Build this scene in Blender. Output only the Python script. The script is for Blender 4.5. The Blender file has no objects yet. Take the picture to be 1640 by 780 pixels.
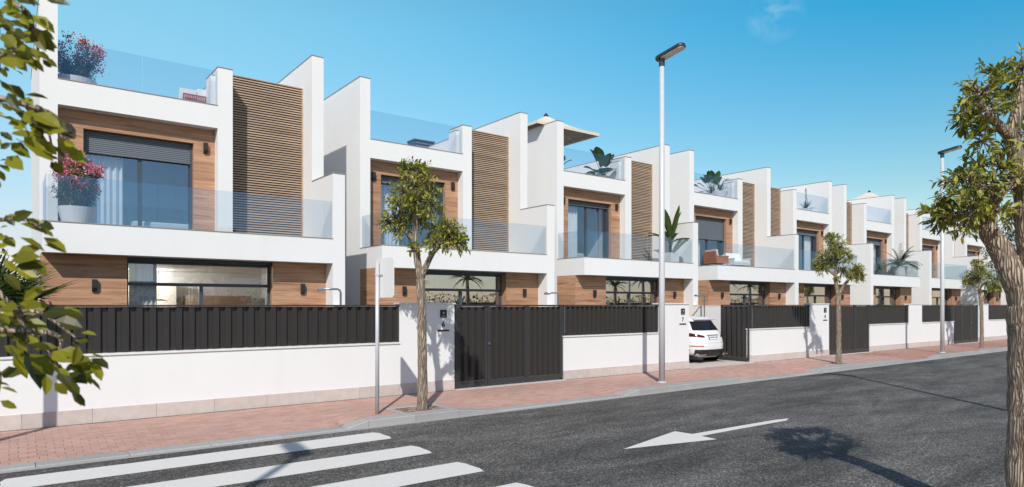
import bpy, bmesh, math, random
from mathutils import Vector, Matrix, Quaternion, noise
random.seed(7)
sc = bpy.context.scene
COL = sc.collection
R = math.radians

# ------------------------------------------------------------------ camera
cam_d = bpy.data.cameras.new('camera')
cam = bpy.data.objects.new('camera', cam_d); COL.objects.link(cam)
YAW = R(52.8)
cam.location = (0, 0, 1.9)
cam.rotation_euler = (R(90), 0, YAW - R(90))
cam_d.sensor_width = 36
cam_d.lens = 36 * 1060 / 1640
cam_d.shift_y = 98.2 / 1640
cam_d.clip_start = 0.05
cam_d.clip_end = 3000
cam_d.dof.use_dof = True
cam_d.dof.focus_distance = 14
cam_d.dof.aperture_fstop = 3.2
sc.camera = cam

# ------------------------------------------------------------------ world and sun
SUN_EL, SUN_PHI = R(39.5), R(38.6)
sun_dir = Vector((math.sin(SUN_PHI) * math.cos(SUN_EL), math.cos(SUN_PHI) * math.cos(SUN_EL), -math.sin(SUN_EL)))
w = bpy.data.worlds.new('World'); sc.world = w; w.use_nodes = True
nt = w.node_tree; nt.nodes.clear()
out = nt.nodes.new('ShaderNodeOutputWorld'); bg = nt.nodes.new('ShaderNodeBackground')
sky = nt.nodes.new('ShaderNodeTexSky'); sky.sky_type = 'NISHITA'; sky.sun_disc = False
sky.sun_elevation = SUN_EL; sky.sun_rotation = math.atan2(-sun_dir.x, -sun_dir.y)
sky.air_density = 1.0; sky.dust_density = 0.3; sky.ozone_density = 1.3; sky.altitude = 0
hsv = nt.nodes.new('ShaderNodeHueSaturation')
hsv.inputs['Hue'].default_value = 0.5; hsv.inputs['Saturation'].default_value = 1.0; hsv.inputs['Value'].default_value = 1.0
bg.inputs['Strength'].default_value = 0.125
nt.links.new(sky.outputs[0], hsv.inputs['Color'])
# a faint wisp of cloud high over the street
tc = nt.nodes.new('ShaderNodeTexCoord')
vd = Vector((math.cos(YAW) + 0.396 * math.sin(YAW), math.sin(YAW) - 0.396 * math.cos(YAW), 0.442)).normalized()
sub = nt.nodes.new('ShaderNodeVectorMath'); sub.operation = 'SUBTRACT'; sub.inputs[1].default_value = vd
ln = nt.nodes.new('ShaderNodeVectorMath'); ln.operation = 'LENGTH'
mr = nt.nodes.new('ShaderNodeMapRange'); mr.inputs[1].default_value = 0.0; mr.inputs[2].default_value = 0.04; mr.inputs[3].default_value = 1; mr.inputs[4].default_value = 0
nz = nt.nodes.new('ShaderNodeTexNoise'); nz.inputs['Scale'].default_value = 22; nz.inputs['Detail'].default_value = 6
nz.inputs['Distortion'].default_value = 0.8
cr = nt.nodes.new('ShaderNodeMapRange'); cr.inputs[1].default_value = 0.47; cr.inputs[2].default_value = 0.75
mu = nt.nodes.new('ShaderNodeMath'); mu.operation = 'MULTIPLY'
mix = nt.nodes.new('ShaderNodeMixRGB'); mix.inputs[2].default_value = (3.4, 5.6, 6.8, 1)
N = nt.links.new
N(tc.outputs['Generated'], sub.inputs[0]); N(sub.outputs[0], ln.inputs[0]); N(ln.outputs['Value'], mr.inputs[0])
N(tc.outputs['Generated'], nz.inputs['Vector']); N(nz.outputs[0], cr.inputs[0])
N(mr.outputs[0], mu.inputs[0]); N(cr.outputs[0], mu.inputs[1]); N(mu.outputs[0], mix.inputs[0])
# the sky pales towards the left (east) and deepens towards the right
rt = nt.nodes.new('ShaderNodeVectorMath'); rt.operation = 'DOT_PRODUCT'; rt.inputs[1].default_value = (math.sin(YAW), -math.cos(YAW), 0)
rs = nt.nodes.new('ShaderNodeMapRange'); rs.interpolation_type = 'SMOOTHSTEP'; rs.inputs[1].default_value = -0.75; rs.inputs[2].default_value = 0.7
sp = nt.nodes.new('ShaderNodeSeparateXYZ'); es = nt.nodes.new('ShaderNodeMapRange'); es.inputs[1].default_value = 0.08; es.inputs[2].default_value = 0.38
N(tc.outputs['Generated'], rt.inputs[0]); N(rt.outputs['Value'], rs.inputs[0]); N(tc.outputs['Generated'], sp.inputs[0]); N(sp.outputs[2], es.inputs[0])
def cmix(a, b, f):
    x = nt.nodes.new('ShaderNodeMixRGB')
    for v, i in ((a, 1), (b, 2)):
        if isinstance(v, tuple): x.inputs[i].default_value = (*v, 1)
        else: N(v, x.inputs[i])
    N(f, x.inputs[0]); return x.outputs[0]
tint = cmix(cmix((1.04, .885, .90), (1.06, .99, .77), rs.outputs[0]), cmix((1.42, 2.06, 1.68), (.10, 1.13, 1.30), rs.outputs[0]), es.outputs[0])
zs = nt.nodes.new('ShaderNodeMapRange'); zs.interpolation_type = 'SMOOTHSTEP'; zs.inputs[1].default_value = 0.40; zs.inputs[2].default_value = 0.75; N(sp.outputs[2], zs.inputs[0])
tint = cmix(tint, (1.04, .89, .81), zs.outputs[0])
fd = nt.nodes.new('ShaderNodeVectorMath'); fd.operation = 'DOT_PRODUCT'; fd.inputs[1].default_value = (math.cos(YAW), math.sin(YAW), 0)
fs_ = nt.nodes.new('ShaderNodeMapRange'); fs_.interpolation_type = 'SMOOTHSTEP'; fs_.inputs[1].default_value = 0.0; fs_.inputs[2].default_value = 0.7
N(tc.outputs['Generated'], fd.inputs[0]); N(fd.outputs['Value'], fs_.inputs[0])
tint = cmix((1.0, 1.0, .96), tint, fs_.outputs[0])
ml = nt.nodes.new('ShaderNodeMixRGB'); ml.blend_type = 'MULTIPLY'; ml.inputs[0].default_value = 1
N(hsv.outputs[0], ml.inputs[1]); N(tint, ml.inputs[2])
N(ml.outputs[0], mix.inputs[1]); N(mix.outputs[0], bg.inputs['Color']); N(bg.outputs[0], out.inputs[0])

sun_d = bpy.data.lights.new('sun', 'SUN'); sun_d.energy = 4.1; sun_d.angle = R(0.53); sun_d.color = (1.0, 0.955, 0.895)
sun = bpy.data.objects.new('sun', sun_d); COL.objects.link(sun)
sun.rotation_mode = 'QUATERNION'; sun.rotation_quaternion = sun_dir.to_track_quat('-Z', 'Y'); sun.location = (-20, -25, 30)

sc.view_settings.view_transform = 'Standard'; sc.view_settings.look = 'None'
sc.view_settings.exposure = 0.0; sc.view_settings.gamma = 1.0; sc.view_settings.use_curve_mapping = False
sc.cycles.max_bounces = 8; sc.cycles.transparent_max_bounces = 24; sc.cycles.caustics_reflective = False; sc.cycles.caustics_refractive = False

# ------------------------------------------------------------------ materials
class NT:
    def __init__(s, name):
        s.m = bpy.data.materials.new(name); s.m.use_nodes = True
        s.t = s.m.node_tree; s.t.nodes.clear()
        s.out = s.t.nodes.new('ShaderNodeOutputMaterial')
    def n(s, kind, **kw):
        x = s.t.nodes.new('ShaderNode' + kind)
        for k, v in kw.items():
            if k in x.inputs: x.inputs[k].default_value = v
            else: setattr(x, k, v)
        return x
    def l(s, a, b): s.t.links.new(a, b)
    def coords(s, scale=(1, 1, 1), kind='Object', world=False):
        mp = s.n('Mapping'); mp.inputs['Scale'].default_value = scale
        if world: s.l(s.n('NewGeometry').outputs['Position'], mp.inputs['Vector'])
        else: s.l(s.n('TexCoord').outputs[kind], mp.inputs['Vector'])
        return mp.outputs[0]
    def ramp(s, fac, stops):
        r = s.n('ValToRGB'); e = r.color_ramp.elements
        while len(e) < len(stops): e.new(0.5)
        for i, (p, c) in enumerate(stops): e[i].position = p; e[i].color = (*c, 1)
        s.l(fac, r.inputs[0]); return r.outputs[0]
    def mix(s, fac, a, b, blend='MIX'):
        x = s.n('MixRGB', blend_type=blend)
        for v, i in ((fac, 0), (a, 1), (b, 2)):
            if isinstance(v, (int, float)): x.inputs[i].default_value = v
            elif isinstance(v, tuple): x.inputs[i].default_value = (*v, 1)
            else: s.l(v, x.inputs[i])
        return x.outputs[0]
    def noise(s, vec, scale, detail=4, rough=0.55, dist=0.0):
        x = s.n('TexNoise'); x.inputs['Scale'].default_value = scale; x.inputs['Detail'].default_value = detail
        x.inputs['Roughness'].default_value = rough; x.inputs['Distortion'].default_value = dist
        s.l(vec, x.inputs['Vector']); return x.outputs[0]
    def math(s, op, a, b=None):
        x = s.n('Math', operation=op)
        for i, v in ((0, a), (1, b)):
            if v is None: continue
            if isinstance(v, (int, float)): x.inputs[i].default_value = v
            else: s.l(v, x.inputs[i])
        return x.outputs[0]
    def bsdf(s, color, rough=0.6, metal=0.0, spec=0.5, bump=None, bstr=0.2, bdist=0.01):
        b = s.n('BsdfPrincipled'); b.inputs['Metallic'].default_value = metal; b.inputs['Specular IOR Level'].default_value = spec
        if isinstance(rough, (int, float)): b.inputs['Roughness'].default_value = rough
        else: s.l(rough, b.inputs['Roughness'])
        if isinstance(color, tuple): b.inputs['Base Color'].default_value = (*color, 1)
        else: s.l(color, b.inputs['Base Color'])
        if bump is not None:
            bp = s.n('Bump'); bp.inputs['Strength'].default_value = bstr; bp.inputs['Distance'].default_value = bdist
            s.l(bump, bp.inputs['Height']); s.l(bp.outputs[0], b.inputs['Normal'])
        s.l(b.outputs[0], s.out.inputs[0]); s.b = b; return b
    def rnd(s): return s.n('ObjectInfo').outputs['Random']

M = {}
def simple(name, col, rough=0.5, metal=0.0, var=0.06, scale=6, spec=0.5, bump=0.0):
    t = NT(name); v = t.coords(world=True)
    n = t.noise(v, scale, 4)
    c = t.mix(n, tuple(max(0, x * (1 - var)) for x in col), tuple(min(1, x * (1 + var)) for x in col))
    t.bsdf(c, rough, metal, spec, n if bump else None, bump)
    M[name] = t.m; return t.m

def mk_render():
    t = NT('white_render'); v = t.coords(world=True)
    n1 = t.noise(v, 0.7, 5, 0.6); n2 = t.noise(v, 90, 3)
    vs = t.coords((1.3, 1.3, 0.12), world=True); n3 = t.noise(vs, 2.2, 4)
    c = t.mix(n1, (0.76, 0.76, 0.75), (0.82, 0.82, 0.815))
    c = t.mix(t.ramp(n3, [(0.52, (0, 0, 0)), (0.8, (0.22, 0.22, 0.22))]), c, (0.70, 0.70, 0.68))
    t.bsdf(c, 0.85, 0, 0.25, n2, 0.12, 0.004); M['render'] = t.m
mk_render()
def mk_wood(name, a, b, c3, axis=0):
    t = NT(name)
    sc3 = [14, 14, 14]; sc3[axis] = 0.9
    v = t.coords(tuple(sc3), world=True)
    rnd = t.rnd()
    off = t.n('VectorMath', operation='ADD'); t.l(v, off.inputs[0])
    cmb = t.n('CombineXYZ'); t.l(t.math('MULTIPLY', rnd, 37.0), cmb.inputs[0]); t.l(t.math('MULTIPLY', rnd, 11.0), cmb.inputs[2])
    t.l(cmb.outputs[0], off.inputs[1])
    n1 = t.noise(off.outputs[0], 1.0, 7, 0.62, 0.7); n2 = t.noise(off.outputs[0], 4.5, 3)
    c = t.ramp(n1, [(0.30, c3), (0.47, a), (0.66, b)])
    c = t.mix(t.math('MULTIPLY', n2, 0.25), c, c3)
    kn = t.n('TexVoronoi', Scale=1.0); sk = [5, 5, 5]; sk[axis] = 1.6
    t.l(t.coords(tuple(sk), world=True), kn.inputs['Vector'])
    c = t.mix(t.ramp(kn.outputs['Distance'], [(0.0, (0.7, 0.7, 0.7)), (0.10, (0, 0, 0))]), c, c3)
    hs = t.n('HueSaturation'); t.l(c, hs.inputs['Color'])
    t.l(t.math('ADD', t.math('MULTIPLY', rnd, 0.22), 0.89), hs.inputs['Value'])
    t.bsdf(hs.outputs[0], 0.55, 0, 0.35, n1, 0.15, 0.004); M[name] = t.m
mk_wood('wood', (0.45, 0.25, 0.15), (0.55, 0.337, 0.215), (0.25, 0.12, 0.062))
mk_wood('wood_side', (0.47, 0.262, 0.150), (0.56, 0.345, 0.215), (0.28, 0.13, 0.065), 1)
mk_wood('slat_wood', (0.47, 0.345, 0.25), (0.55, 0.425, 0.32), (0.37, 0.255, 0.175))
simple('slat_backing', (0.028, 0.019, 0.014), 0.9)
simple('floor_tile', (0.26, 0.24, 0.22), 0.8)
simple('gravel', (0.11, 0.10, 0.08), 0.95, 0, 0.4, 25)
simple('coping', (0.30, 0.26, 0.23), 0.6)
simple('white_coping', (0.74, 0.73, 0.71), 0.6)
simple('white_paint', (0.76, 0.76, 0.75), 0.4)
simple('off_white', (0.70, 0.67, 0.62), 0.8)
simple('room_white', (0.72, 0.71, 0.69), 0.9)
simple('beige', (0.60, 0.55, 0.48), 0.7)
simple('tan', (0.36, 0.25, 0.16), 0.7)
simple('curtain', (0.88, 0.88, 0.88), 0.9)
simple('fabric_white', (0.78, 0.77, 0.75), 0.95)
simple('fabric_grey', (0.30, 0.32, 0.34), 0.95)
simple('orange', (0.56, 0.17, 0.045), 0.7)
simple('red_rope', (0.30, 0.09, 0.08), 0.8)
simple('canopy', (0.70, 0.62, 0.52), 0.9)
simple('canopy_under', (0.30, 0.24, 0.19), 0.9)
simple('frame_metal', (0.055, 0.076, 0.102), 0.4, 0.0)
simple('shutter', (0.13, 0.155, 0.18), 0.5, 0.0)
simple('dark_metal', (0.036, 0.033, 0.031), 0.42, 0.0, 0.1, spec=0.5)
simple('dark_frame', (0.042, 0.042, 0.044), 0.4, 0.0)
simple('black_lamp', (0.022, 0.022, 0.024), 0.5)
simple('black_plastic', (0.012, 0.012, 0.013), 0.35)
simple('grey_print', (0.45, 0.45, 0.45), 0.5)
simple('galvanised', (0.56, 0.56, 0.58), 0.45, 0.15, 0.08, 9)
simple('pole_grey', (0.60, 0.60, 0.62), 0.4, 0.1)
simple('lamp_head', (0.05, 0.06, 0.07), 0.35, 0.3)
simple('lamp_lens', (0.72, 0.68, 0.64), 0.3)
simple('chrome', (0.6, 0.6, 0.6), 0.15, 1.0)
simple('steel', (0.42, 0.43, 0.44), 0.3, 0.8)
simple('soil', (0.16, 0.105, 0.05), 0.95, 0, 0.5, 30, bump=0.6)
simple('pot_white', (0.74, 0.73, 0.72), 0.5)
simple('pot_grey', (0.48, 0.49, 0.50), 0.6)
simple('tyre', (0.02, 0.02, 0.021), 0.85)
simple('car_glass', (0.012, 0.013, 0.014), 0.06, 0, 0.0)
simple('car_black', (0.014, 0.014, 0.015), 0.5)
simple('tail_red', (0.06, 0.008, 0.012), 0.12, 0)
simple('reflector_red', (0.55, 0.06, 0.05), 0.25)
simple('plate_blue', (0.02, 0.06, 0.35), 0.4)
simple('villa_grey', (0.40, 0.40, 0.40), 0.8)
simple('driveway', (0.56, 0.50, 0.44), 0.85, 0, 0.07, 8)
simple('ground', (0.33, 0.28, 0.21), 0.95, 0, 0.15, 2)

def mk_car():
    t = NT('car_paint'); b = t.bsdf((0.80, 0.80, 0.80), 0.35, 0, 0.5)
    b.inputs['Coat Weight'].default_value = 0.8; b.inputs['Coat Roughness'].default_value = 0.04; M['car_paint'] = t.m
mk_car()
def mk_stone(name, a, b, scale):
    t = NT(name); v = t.coords(world=True)
    n = t.noise(v, scale, 6, 0.7); n2 = t.noise(v, 3, 3)
    vo = t.n('TexVoronoi', Scale=scale * 2.2); t.l(v, vo.inputs['Vector'])
    c = t.mix(t.ramp(n, [(0.35, (0, 0, 0)), (0.65, (1, 1, 1))]), a, b)
    c = t.mix(t.math('MULTIPLY', n2, 0.35), c, tuple(x * 0.8 for x in a))
    hs = t.n('HueSaturation'); t.l(c, hs.inputs['Color']); t.l(t.math('ADD', t.math('MULTIPLY', t.rnd(), 0.14), 0.93), hs.inputs['Value'])
    t.bsdf(hs.outputs[0], 0.75, 0, 0.3, n, 0.25, 0.004); M[name] = t.m
mk_stone('plinth', (0.56, 0.48, 0.445), (0.64, 0.575, 0.54), 7)
mk_stone('granite', (0.29, 0.285, 0.28), (0.50, 0.49, 0.475), 70)
def mk_brick():
    t = NT('paver'); v = t.coords(world=True)
    at = t.n('Attribute', attribute_name='tint')
    r = t.math('FRACT', t.math('ADD', at.outputs['Fac'], t.rnd()))
    c = t.ramp(r, [(0.0, (0.41, 0.235, 0.185)), (0.35, (0.47, 0.28, 0.225)), (0.7, (0.51, 0.32, 0.265)), (1.0, (0.44, 0.275, 0.225))])
    n = t.noise(v, 160, 3); n2 = t.noise(v, 0.8, 4)
    c = t.mix(t.math('MULTIPLY', n, 0.35), c, (0.50, 0.36, 0.31))
    c = t.mix(t.ramp(n2, [(0.45, (0, 0, 0)), (0.75, (0.35, 0.35, 0.35))]), c, (0.30, 0.21, 0.18))
    t.bsdf(c, 0.85, 0, 0.25, n, 0.3, 0.003); M['paver'] = t.m
    t = NT('paver_far'); v = t.coords(world=True)
    bt = t.n('TexBrick', Scale=1.0); bt.inputs['Brick Width'].default_value = 0.2; bt.inputs['Row Height'].default_value = 0.1
    bt.inputs['Mortar Size'].default_value = 0.004
    bt.inputs['Color1'].default_value = (0.36, 0.175, 0.13, 1); bt.inputs['Color2'].default_value = (0.45, 0.25, 0.19, 1); bt.inputs['Mortar'].default_value = (0.30, 0.22, 0.18, 1)
    t.l(v, bt.inputs['Vector']); n = t.noise(v, 60, 3)
    t.bsdf(t.mix(t.math('MULTIPLY', n, 0.3), bt.outputs[0], (0.48, 0.33, 0.28)), 0.85, 0, 0.25); M['paver_far'] = t.m
mk_brick()
simple('mortar', (0.33, 0.22, 0.175), 0.95, 0, 0.2, 40)
def mk_asphalt():
    t = NT('asphalt'); v = t.coords(world=True)
    n1 = t.noise(v, 48, 4, 0.75)
    vo = t.n('TexVoronoi', Scale=62.0); t.l(v, vo.inputs['Vector'])
    sep = t.n('SeparateColor'); t.l(vo.outputs['Color'], sep.inputs[0])
    agg = t.ramp(sep.outputs[0], [(0.0, (0.022, 0.022, 0.022)), (0.45, (0.078, 0.078, 0.076)), (0.8, (0.17, 0.169, 0.165)), (1.0, (0.36, 0.355, 0.34))])
    vs = t.coords((0.16, 0.9, 1), world=True); n2 = t.noise(vs, 1.3, 6, 0.62, 0.4)
    vs2 = t.coords((0.55, 1.5, 1), world=True); n3 = t.noise(vs2, 1.0, 5, 0.6, 1.2)
    c = t.mix(0.30, agg, t.ramp(n1, [(0.3, (0.045, 0.045, 0.045)), (0.7, (0.145, 0.144, 0.142))]))
    k = t.ramp(n2, [(0.34, (0.70, 0.66, 0.62)), (0.66, (1.40, 1.33, 1.26))])
    c = t.mix(1.0, c, k, 'MULTIPLY')
    k3 = t.ramp(n3, [(0.36, (0.70, 0.70, 0.70)), (0.60, (1.14, 1.14, 1.13))])
    c = t.mix(1.0, c, k3, 'MULTIPLY')
    t.bsdf(c, 0.8, 0, 0.3, t.math('ADD', n1, vo.outputs['Distance']), 0.6, 0.006); M['asphalt'] = t.m
mk_asphalt()
def mk_marking():
    t = NT('road_paint'); v = t.coords(world=True)
    n = t.noise(v, 45, 5, 0.7); n2 = t.noise(v, 3.5, 5, 0.6)
    wear = t.math('MULTIPLY', t.ramp(n, [(0.55, (0, 0, 0)), (0.72, (1, 1, 1))]), t.ramp(n2, [(0.40, (0.1, 0.1, 0.1)), (0.72, (1, 1, 1))]))
    c = t.mix(wear, t.mix(n2, (0.66, 0.64, 0.60), (0.77, 0.75, 0.71)), (0.24, 0.235, 0.225))
    t.bsdf(c, 0.75, 0, 0.3, n, 0.4, 0.004); M['road_paint'] = t.m
mk_marking()
def mk_bark():
    t = NT('bark'); v = t.coords((1, 1, 0.085))
    vo = t.n('TexVoronoi', Scale=44.0, feature='DISTANCE_TO_EDGE')
    nz = t.n('TexNoise'); nz.inputs['Scale'].default_value = 6; nz.inputs['Detail'].default_value = 4; t.l(v, nz.inputs['Vector'])
    ad = t.mix(0.07, v, nz.outputs['Color'], 'ADD'); t.l(ad, vo.inputs['Vector'])
    n = t.noise(v, 30, 5)
    c = t.ramp(vo.outputs['Distance'], [(0.0, (0.16, 0.115, 0.08)), (0.10, (0.40, 0.32, 0.235)), (0.35, (0.62, 0.52, 0.40))])
    c = t.mix(t.math('MULTIPLY', n, 0.45), c, (0.33, 0.265, 0.205))
    h = t.math('ADD', t.math('MINIMUM', t.math('MULTIPLY', vo.outputs['Distance'], 3.0), 0.8), t.math('MULTIPLY', n, 0.3))
    t.bsdf(c, 0.9, 0, 0.2, h, 1.0, 0.03); M['bark'] = t.m
mk_bark()
def mk_leaf(name, cols, trans=0.35, sat=1.0, gloss=0.35):
    t = NT(name); v = t.coords(world=True)
    at = t.n('Attribute', attribute_name='tint')
    r = t.math('FRACT', t.math('ADD', at.outputs['Fac'], t.rnd()))
    n = t.noise(v, 2.2, 2)
    r = t.math('ADD', t.math('MULTIPLY', r, 0.75), t.math('MULTIPLY', n, 0.3))
    st = [(i / (len(cols) - 1), c) for i, c in enumerate(cols)]
    c = t.ramp(r, st)
    b = t.n('BsdfPrincipled', Roughness=0.42); b.inputs['Specular IOR Level'].default_value = gloss; t.l(c, b.inputs['Base Color'])
    tr = t.n('BsdfTranslucent'); t.l(t.mix(1.0, c, (1.5, 1.6, 0.7), 'MULTIPLY'), tr.inputs['Color'])
    mx = t.n('MixShader', Fac=trans); t.l(b.outputs[0], mx.inputs[1]); t.l(tr.outputs[0], mx.inputs[2])
    t.l(mx.outputs[0], t.out.inputs[0]); M[name] = t.m
mk_leaf('leaf', [(0.05, 0.068, 0.014), (0.15, 0.175, 0.026), (0.33, 0.33, 0.05), (0.48, 0.44, 0.11)], 0.24)  # wide tone steps put sunlit and shaded leaves into the colour
mk_leaf('leaf_near', [(0.020, 0.025, 0.004), (0.075, 0.078, 0.008), (0.27, 0.26, 0.014), (0.16, 0.16, 0.012)], 0.34)  # near-black to bright steps stand for shaded and sunlit leaves
mk_leaf('leaf_dark', [(0.03, 0.055, 0.018), (0.055, 0.095, 0.03), (0.085, 0.13, 0.04)], 0.2)
mk_leaf('leaf_palm', [(0.035, 0.06, 0.02), (0.07, 0.10, 0.03), (0.12, 0.15, 0.05)], 0.2)
mk_leaf('leaf_blue', [(0.04, 0.07, 0.06), (0.08, 0.11, 0.09)], 0.1)
mk_leaf('leaf_banana', [(0.03, 0.055, 0.012), (0.06, 0.10, 0.02), (0.12, 0.16, 0.03)], 0.25)
mk_leaf('flower_red', [(0.60, 0.05, 0.04), (0.70, 0.17, 0.12), (0.55, 0.06, 0.10)], 0.3)
mk_leaf('flower_pink', [(0.58, 0.07, 0.17), (0.72, 0.28, 0.40), (0.50, 0.03, 0.11)], 0.3)

def mk_glass(name, tint, base, gtint=(1, 1, 1), k=1.0, rough=0.0):
    t = NT(name)
    tr = t.n('BsdfTransparent', Color=(*tint, 1)); gl = t.n('BsdfGlossy', Roughness=rough, Color=(*gtint, 1))
    ge = t.n('NewGeometry'); dt = t.n('VectorMath', operation='DOT_PRODUCT'); t.l(ge.outputs['Incoming'], dt.inputs[0]); t.l(ge.outputs['Normal'], dt.inputs[1])
    sch = t.math('POWER', t.math('SUBTRACT', 1.0, t.math('ABSOLUTE', dt.outputs['Value'])), 5.0)
    f = t.math('MINIMUM', t.math('ADD', t.math('MULTIPLY', t.math('ADD', t.math('MULTIPLY', sch, .96), .04), k), base), 1.0)
    mx = t.n('MixShader'); t.l(f, mx.inputs[0]); t.l(tr.outputs[0], mx.inputs[1]); t.l(gl.outputs[0], mx.inputs[2])
    t.l(mx.outputs[0], t.out.inputs[0]); M[name] = t.m
mk_glass('window_glass', (0.90, 0.93, 0.95), 0.12, (0.62, 0.80, 1.0), 1.0)
mk_glass('window_glass_low', (0.88, 0.91, 0.93), 0.34, (0.98, 0.92, 0.99), 1.0)
mk_glass('window_glass_clear', (0.94, 0.955, 0.965), 0.09, (0.80, 0.90, 1.0), 1.0)
mk_glass('balustrade_glass', (0.925, 0.95, 0.965), 0.05, (0.42, 0.68, 1.0), 0.55)
mk_glass('lens_glass', (0.9, 0.9, 0.9), 0.1)
def mk_emit(name, col, s):
    t = NT(name); e = t.n('Emission', Strength=s, Color=(*col, 1)); t.l(e.outputs[0], t.out.inputs[0]); M[name] = t.m
mk_emit('pendant_glow', (1.0, 0.85, 0.62), 6)

# ------------------------------------------------------------------ mesh helpers
class MB:
    def __init__(s): s.v = []; s.f = []; s.t = []; s.ct = 0.0
    def add(s, vs, fs):
        o = len(s.v); s.v += [tuple(v) for v in vs]; s.f += [tuple(i + o for i in f) for f in fs]; s.t += [s.ct] * len(fs)
    def box(s, x0, x1, y0, y1, z0, z1):
        s.add([(x0, y0, z0), (x1, y0, z0), (x1, y1, z0), (x0, y1, z0), (x0, y0, z1), (x1, y0, z1), (x1, y1, z1), (x0, y1, z1)],
              [(0, 3, 2, 1), (4, 5, 6, 7), (0, 1, 5, 4), (1, 2, 6, 5), (2, 3, 7, 6), (3, 0, 4, 7)]); return s
    def cbox(s, x0, x1, y0, y1, z0, z1, c):
        # box with chamfered top rim
        a = [(x0, y0, z0), (x1, y0, z0), (x1, y1, z0), (x0, y1, z0)]
        b = [(p[0], p[1], z1 - c) for p in a]
        d = [(x0 + c, y0 + c, z1), (x1 - c, y0 + c, z1), (x1 - c, y1 - c, z1), (x0 + c, y1 - c, z1)]
        fs = [(8, 9, 10, 11)]
        for i in range(4):
            j = (i + 1) % 4; fs += [(i, j, 4 + j, 4 + i), (4 + i, 4 + j, 8 + j, 8 + i)]
        s.add(a + b + d, fs); return s
    def prism(s, pts, axis, a, b):
        # closed polygon (2D) extruded along axis from a to b
        n = len(pts)
        def mk(p, q): return {0: (q, p[0], p[1]), 1: (p[0], q, p[1]), 2: (p[0], p[1], q)}[axis]
        vs = [mk(p, a) for p in pts] + [mk(p, b) for p in pts]
        fs = [tuple(range(n - 1, -1, -1)), tuple(range(n, 2 * n))] + [(i, (i + 1) % n, n + (i + 1) % n, n + i) for i in range(n)]
        s.add(vs, fs); return s
    def tube(s, pts, rad, n=8, cap=True, rough=0.0, seed=0):
        pts = [Vector(p) for p in pts]; rings = []
        up = Vector((0.3, 0.9, 0.1))
        prev = None
        for i, p in enumerate(pts):
            d = (pts[min(i + 1, len(pts) - 1)] - pts[max(i - 1, 0)]).normalized()
            if prev is None: a = d.cross(up).normalized()
            else: a = (prev - d * prev.dot(d)).normalized()
            prev = a; b = d.cross(a); r = rad[i] if isinstance(rad, (list, tuple)) else rad
            ring = []
            for k in range(n):
                an = 2 * math.pi * k / n; q = a * math.cos(an) + b * math.sin(an)
                rr = r
                if rough: rr = r * (1 + rough * noise.noise((p + q * r) * 5.0 + Vector((seed, 0, 0))) + 0.5 * rough * noise.noise((p + q * r) * 13.0))
                ring.append(p + q * rr)
            rings.append(ring)
        vs = [v for rg in rings for v in rg]; fs = []
        for i in range(len(rings) - 1):
            for k in range(n):
                fs.append((i * n + k, i * n + (k + 1) % n, (i + 1) * n + (k + 1) % n, (i + 1) * n + k))
        if cap: fs += [tuple(range(n - 1, -1, -1)), tuple((len(rings) - 1) * n + k for k in range(n))]
        s.add(vs, fs); return s
    def lathe(s, prof, n=20, c=(0, 0, 0)):
        vs = []; fs = []
        for r, z in prof:
            for k in range(n):
                a = 2 * math.pi * k / n; vs.append((c[0] + r * math.cos(a), c[1] + r * math.sin(a), c[2] + z))
        for i in range(len(prof) - 1):
            for k in range(n): fs.append((i * n + k, i * n + (k + 1) % n, (i + 1) * n + (k + 1) % n, (i + 1) * n + k))
        fs += [tuple(range(n - 1, -1, -1)), tuple((len(prof) - 1) * n + k for k in range(n))]
        s.add(vs, fs); return s
    def leaf(s, base, d, nrm, L, W, droop=0.0, tint=None):
        base = Vector(base); d = Vector(d).normalized(); nrm = Vector(nrm)
        side = d.cross(nrm)
        if side.length < 1e-4: side = d.cross(Vector((1, 0.2, 0.1)))
        side.normalize(); up = side.cross(d)
        s.ct = random.random() if tint is None else tint
        dz = Vector((0, 0, -1)) * droop * L
        p = lambda u, x, f: base + d * (L * u) + side * (W * x) + up * (W * f) + dz * (u * u)
        s.add([p(0, 0, 0), p(.35, -.46, .14), p(.35, 0, 0), p(.35, .46, .14), p(.72, -.36, .12), p(.72, 0, 0), p(.72, .36, .12), p(1, 0, 0)],
              [(0, 2, 1), (0, 3, 2), (1, 2, 5, 4), (2, 3, 6, 5), (4, 5, 7), (5, 6, 7)])
    def strip(s, base, d, up, L, W, droop, n=7, fold=0.15, taper=None, tint=None):
        # arching blade: long leaf with midrib fold
        base = Vector(base); d = Vector(d).normalized(); up = Vector(up)
        side = d.cross(up).normalized(); s.ct = random.random() if tint is None else tint
        vs = []; p = base.copy(); dirv = d.copy()
        for i in range(n + 1):
            u = i / n
            wv = W * (taper(u) if taper else (math.sin(math.pi * min(1, 0.12 + 0.88 * u)) ** 0.75 if u < 1 else 0))
            nn = side.cross(dirv).normalized()
            vs += [p - side * wv / 2 + nn * wv * fold, p.copy(), p + side * wv / 2 + nn * wv * fold]
            p = p + dirv * (L / n); dirv = (dirv + Vector((0, 0, -1)) * droop / n).normalized()
        fs = []
        for i in range(n):
            a = 3 * i; fs += [(a, a + 1, a + 4, a + 3), (a + 1, a + 2, a + 5, a + 4)]
        s.add(vs, fs)
    def mesh(s, name, mat, smooth=False):
        me = bpy.data.meshes.new(name); me.from_pydata(s.v, [], s.f); me.update()
        at = me.attributes.new('tint', 'FLOAT', 'FACE'); at.data.foreach_set('value', s.t)
        if mat is not None: me.materials.append(M[mat] if isinstance(mat, str) else mat)
        if smooth: me.polygons.foreach_set('use_smooth', [True] * len(me.polygons))
        return me
    def build(s, name, mat, parent=None, smooth=False, **kw):
        return link(name, s.mesh(name, mat, smooth), parent, **kw)

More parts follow.
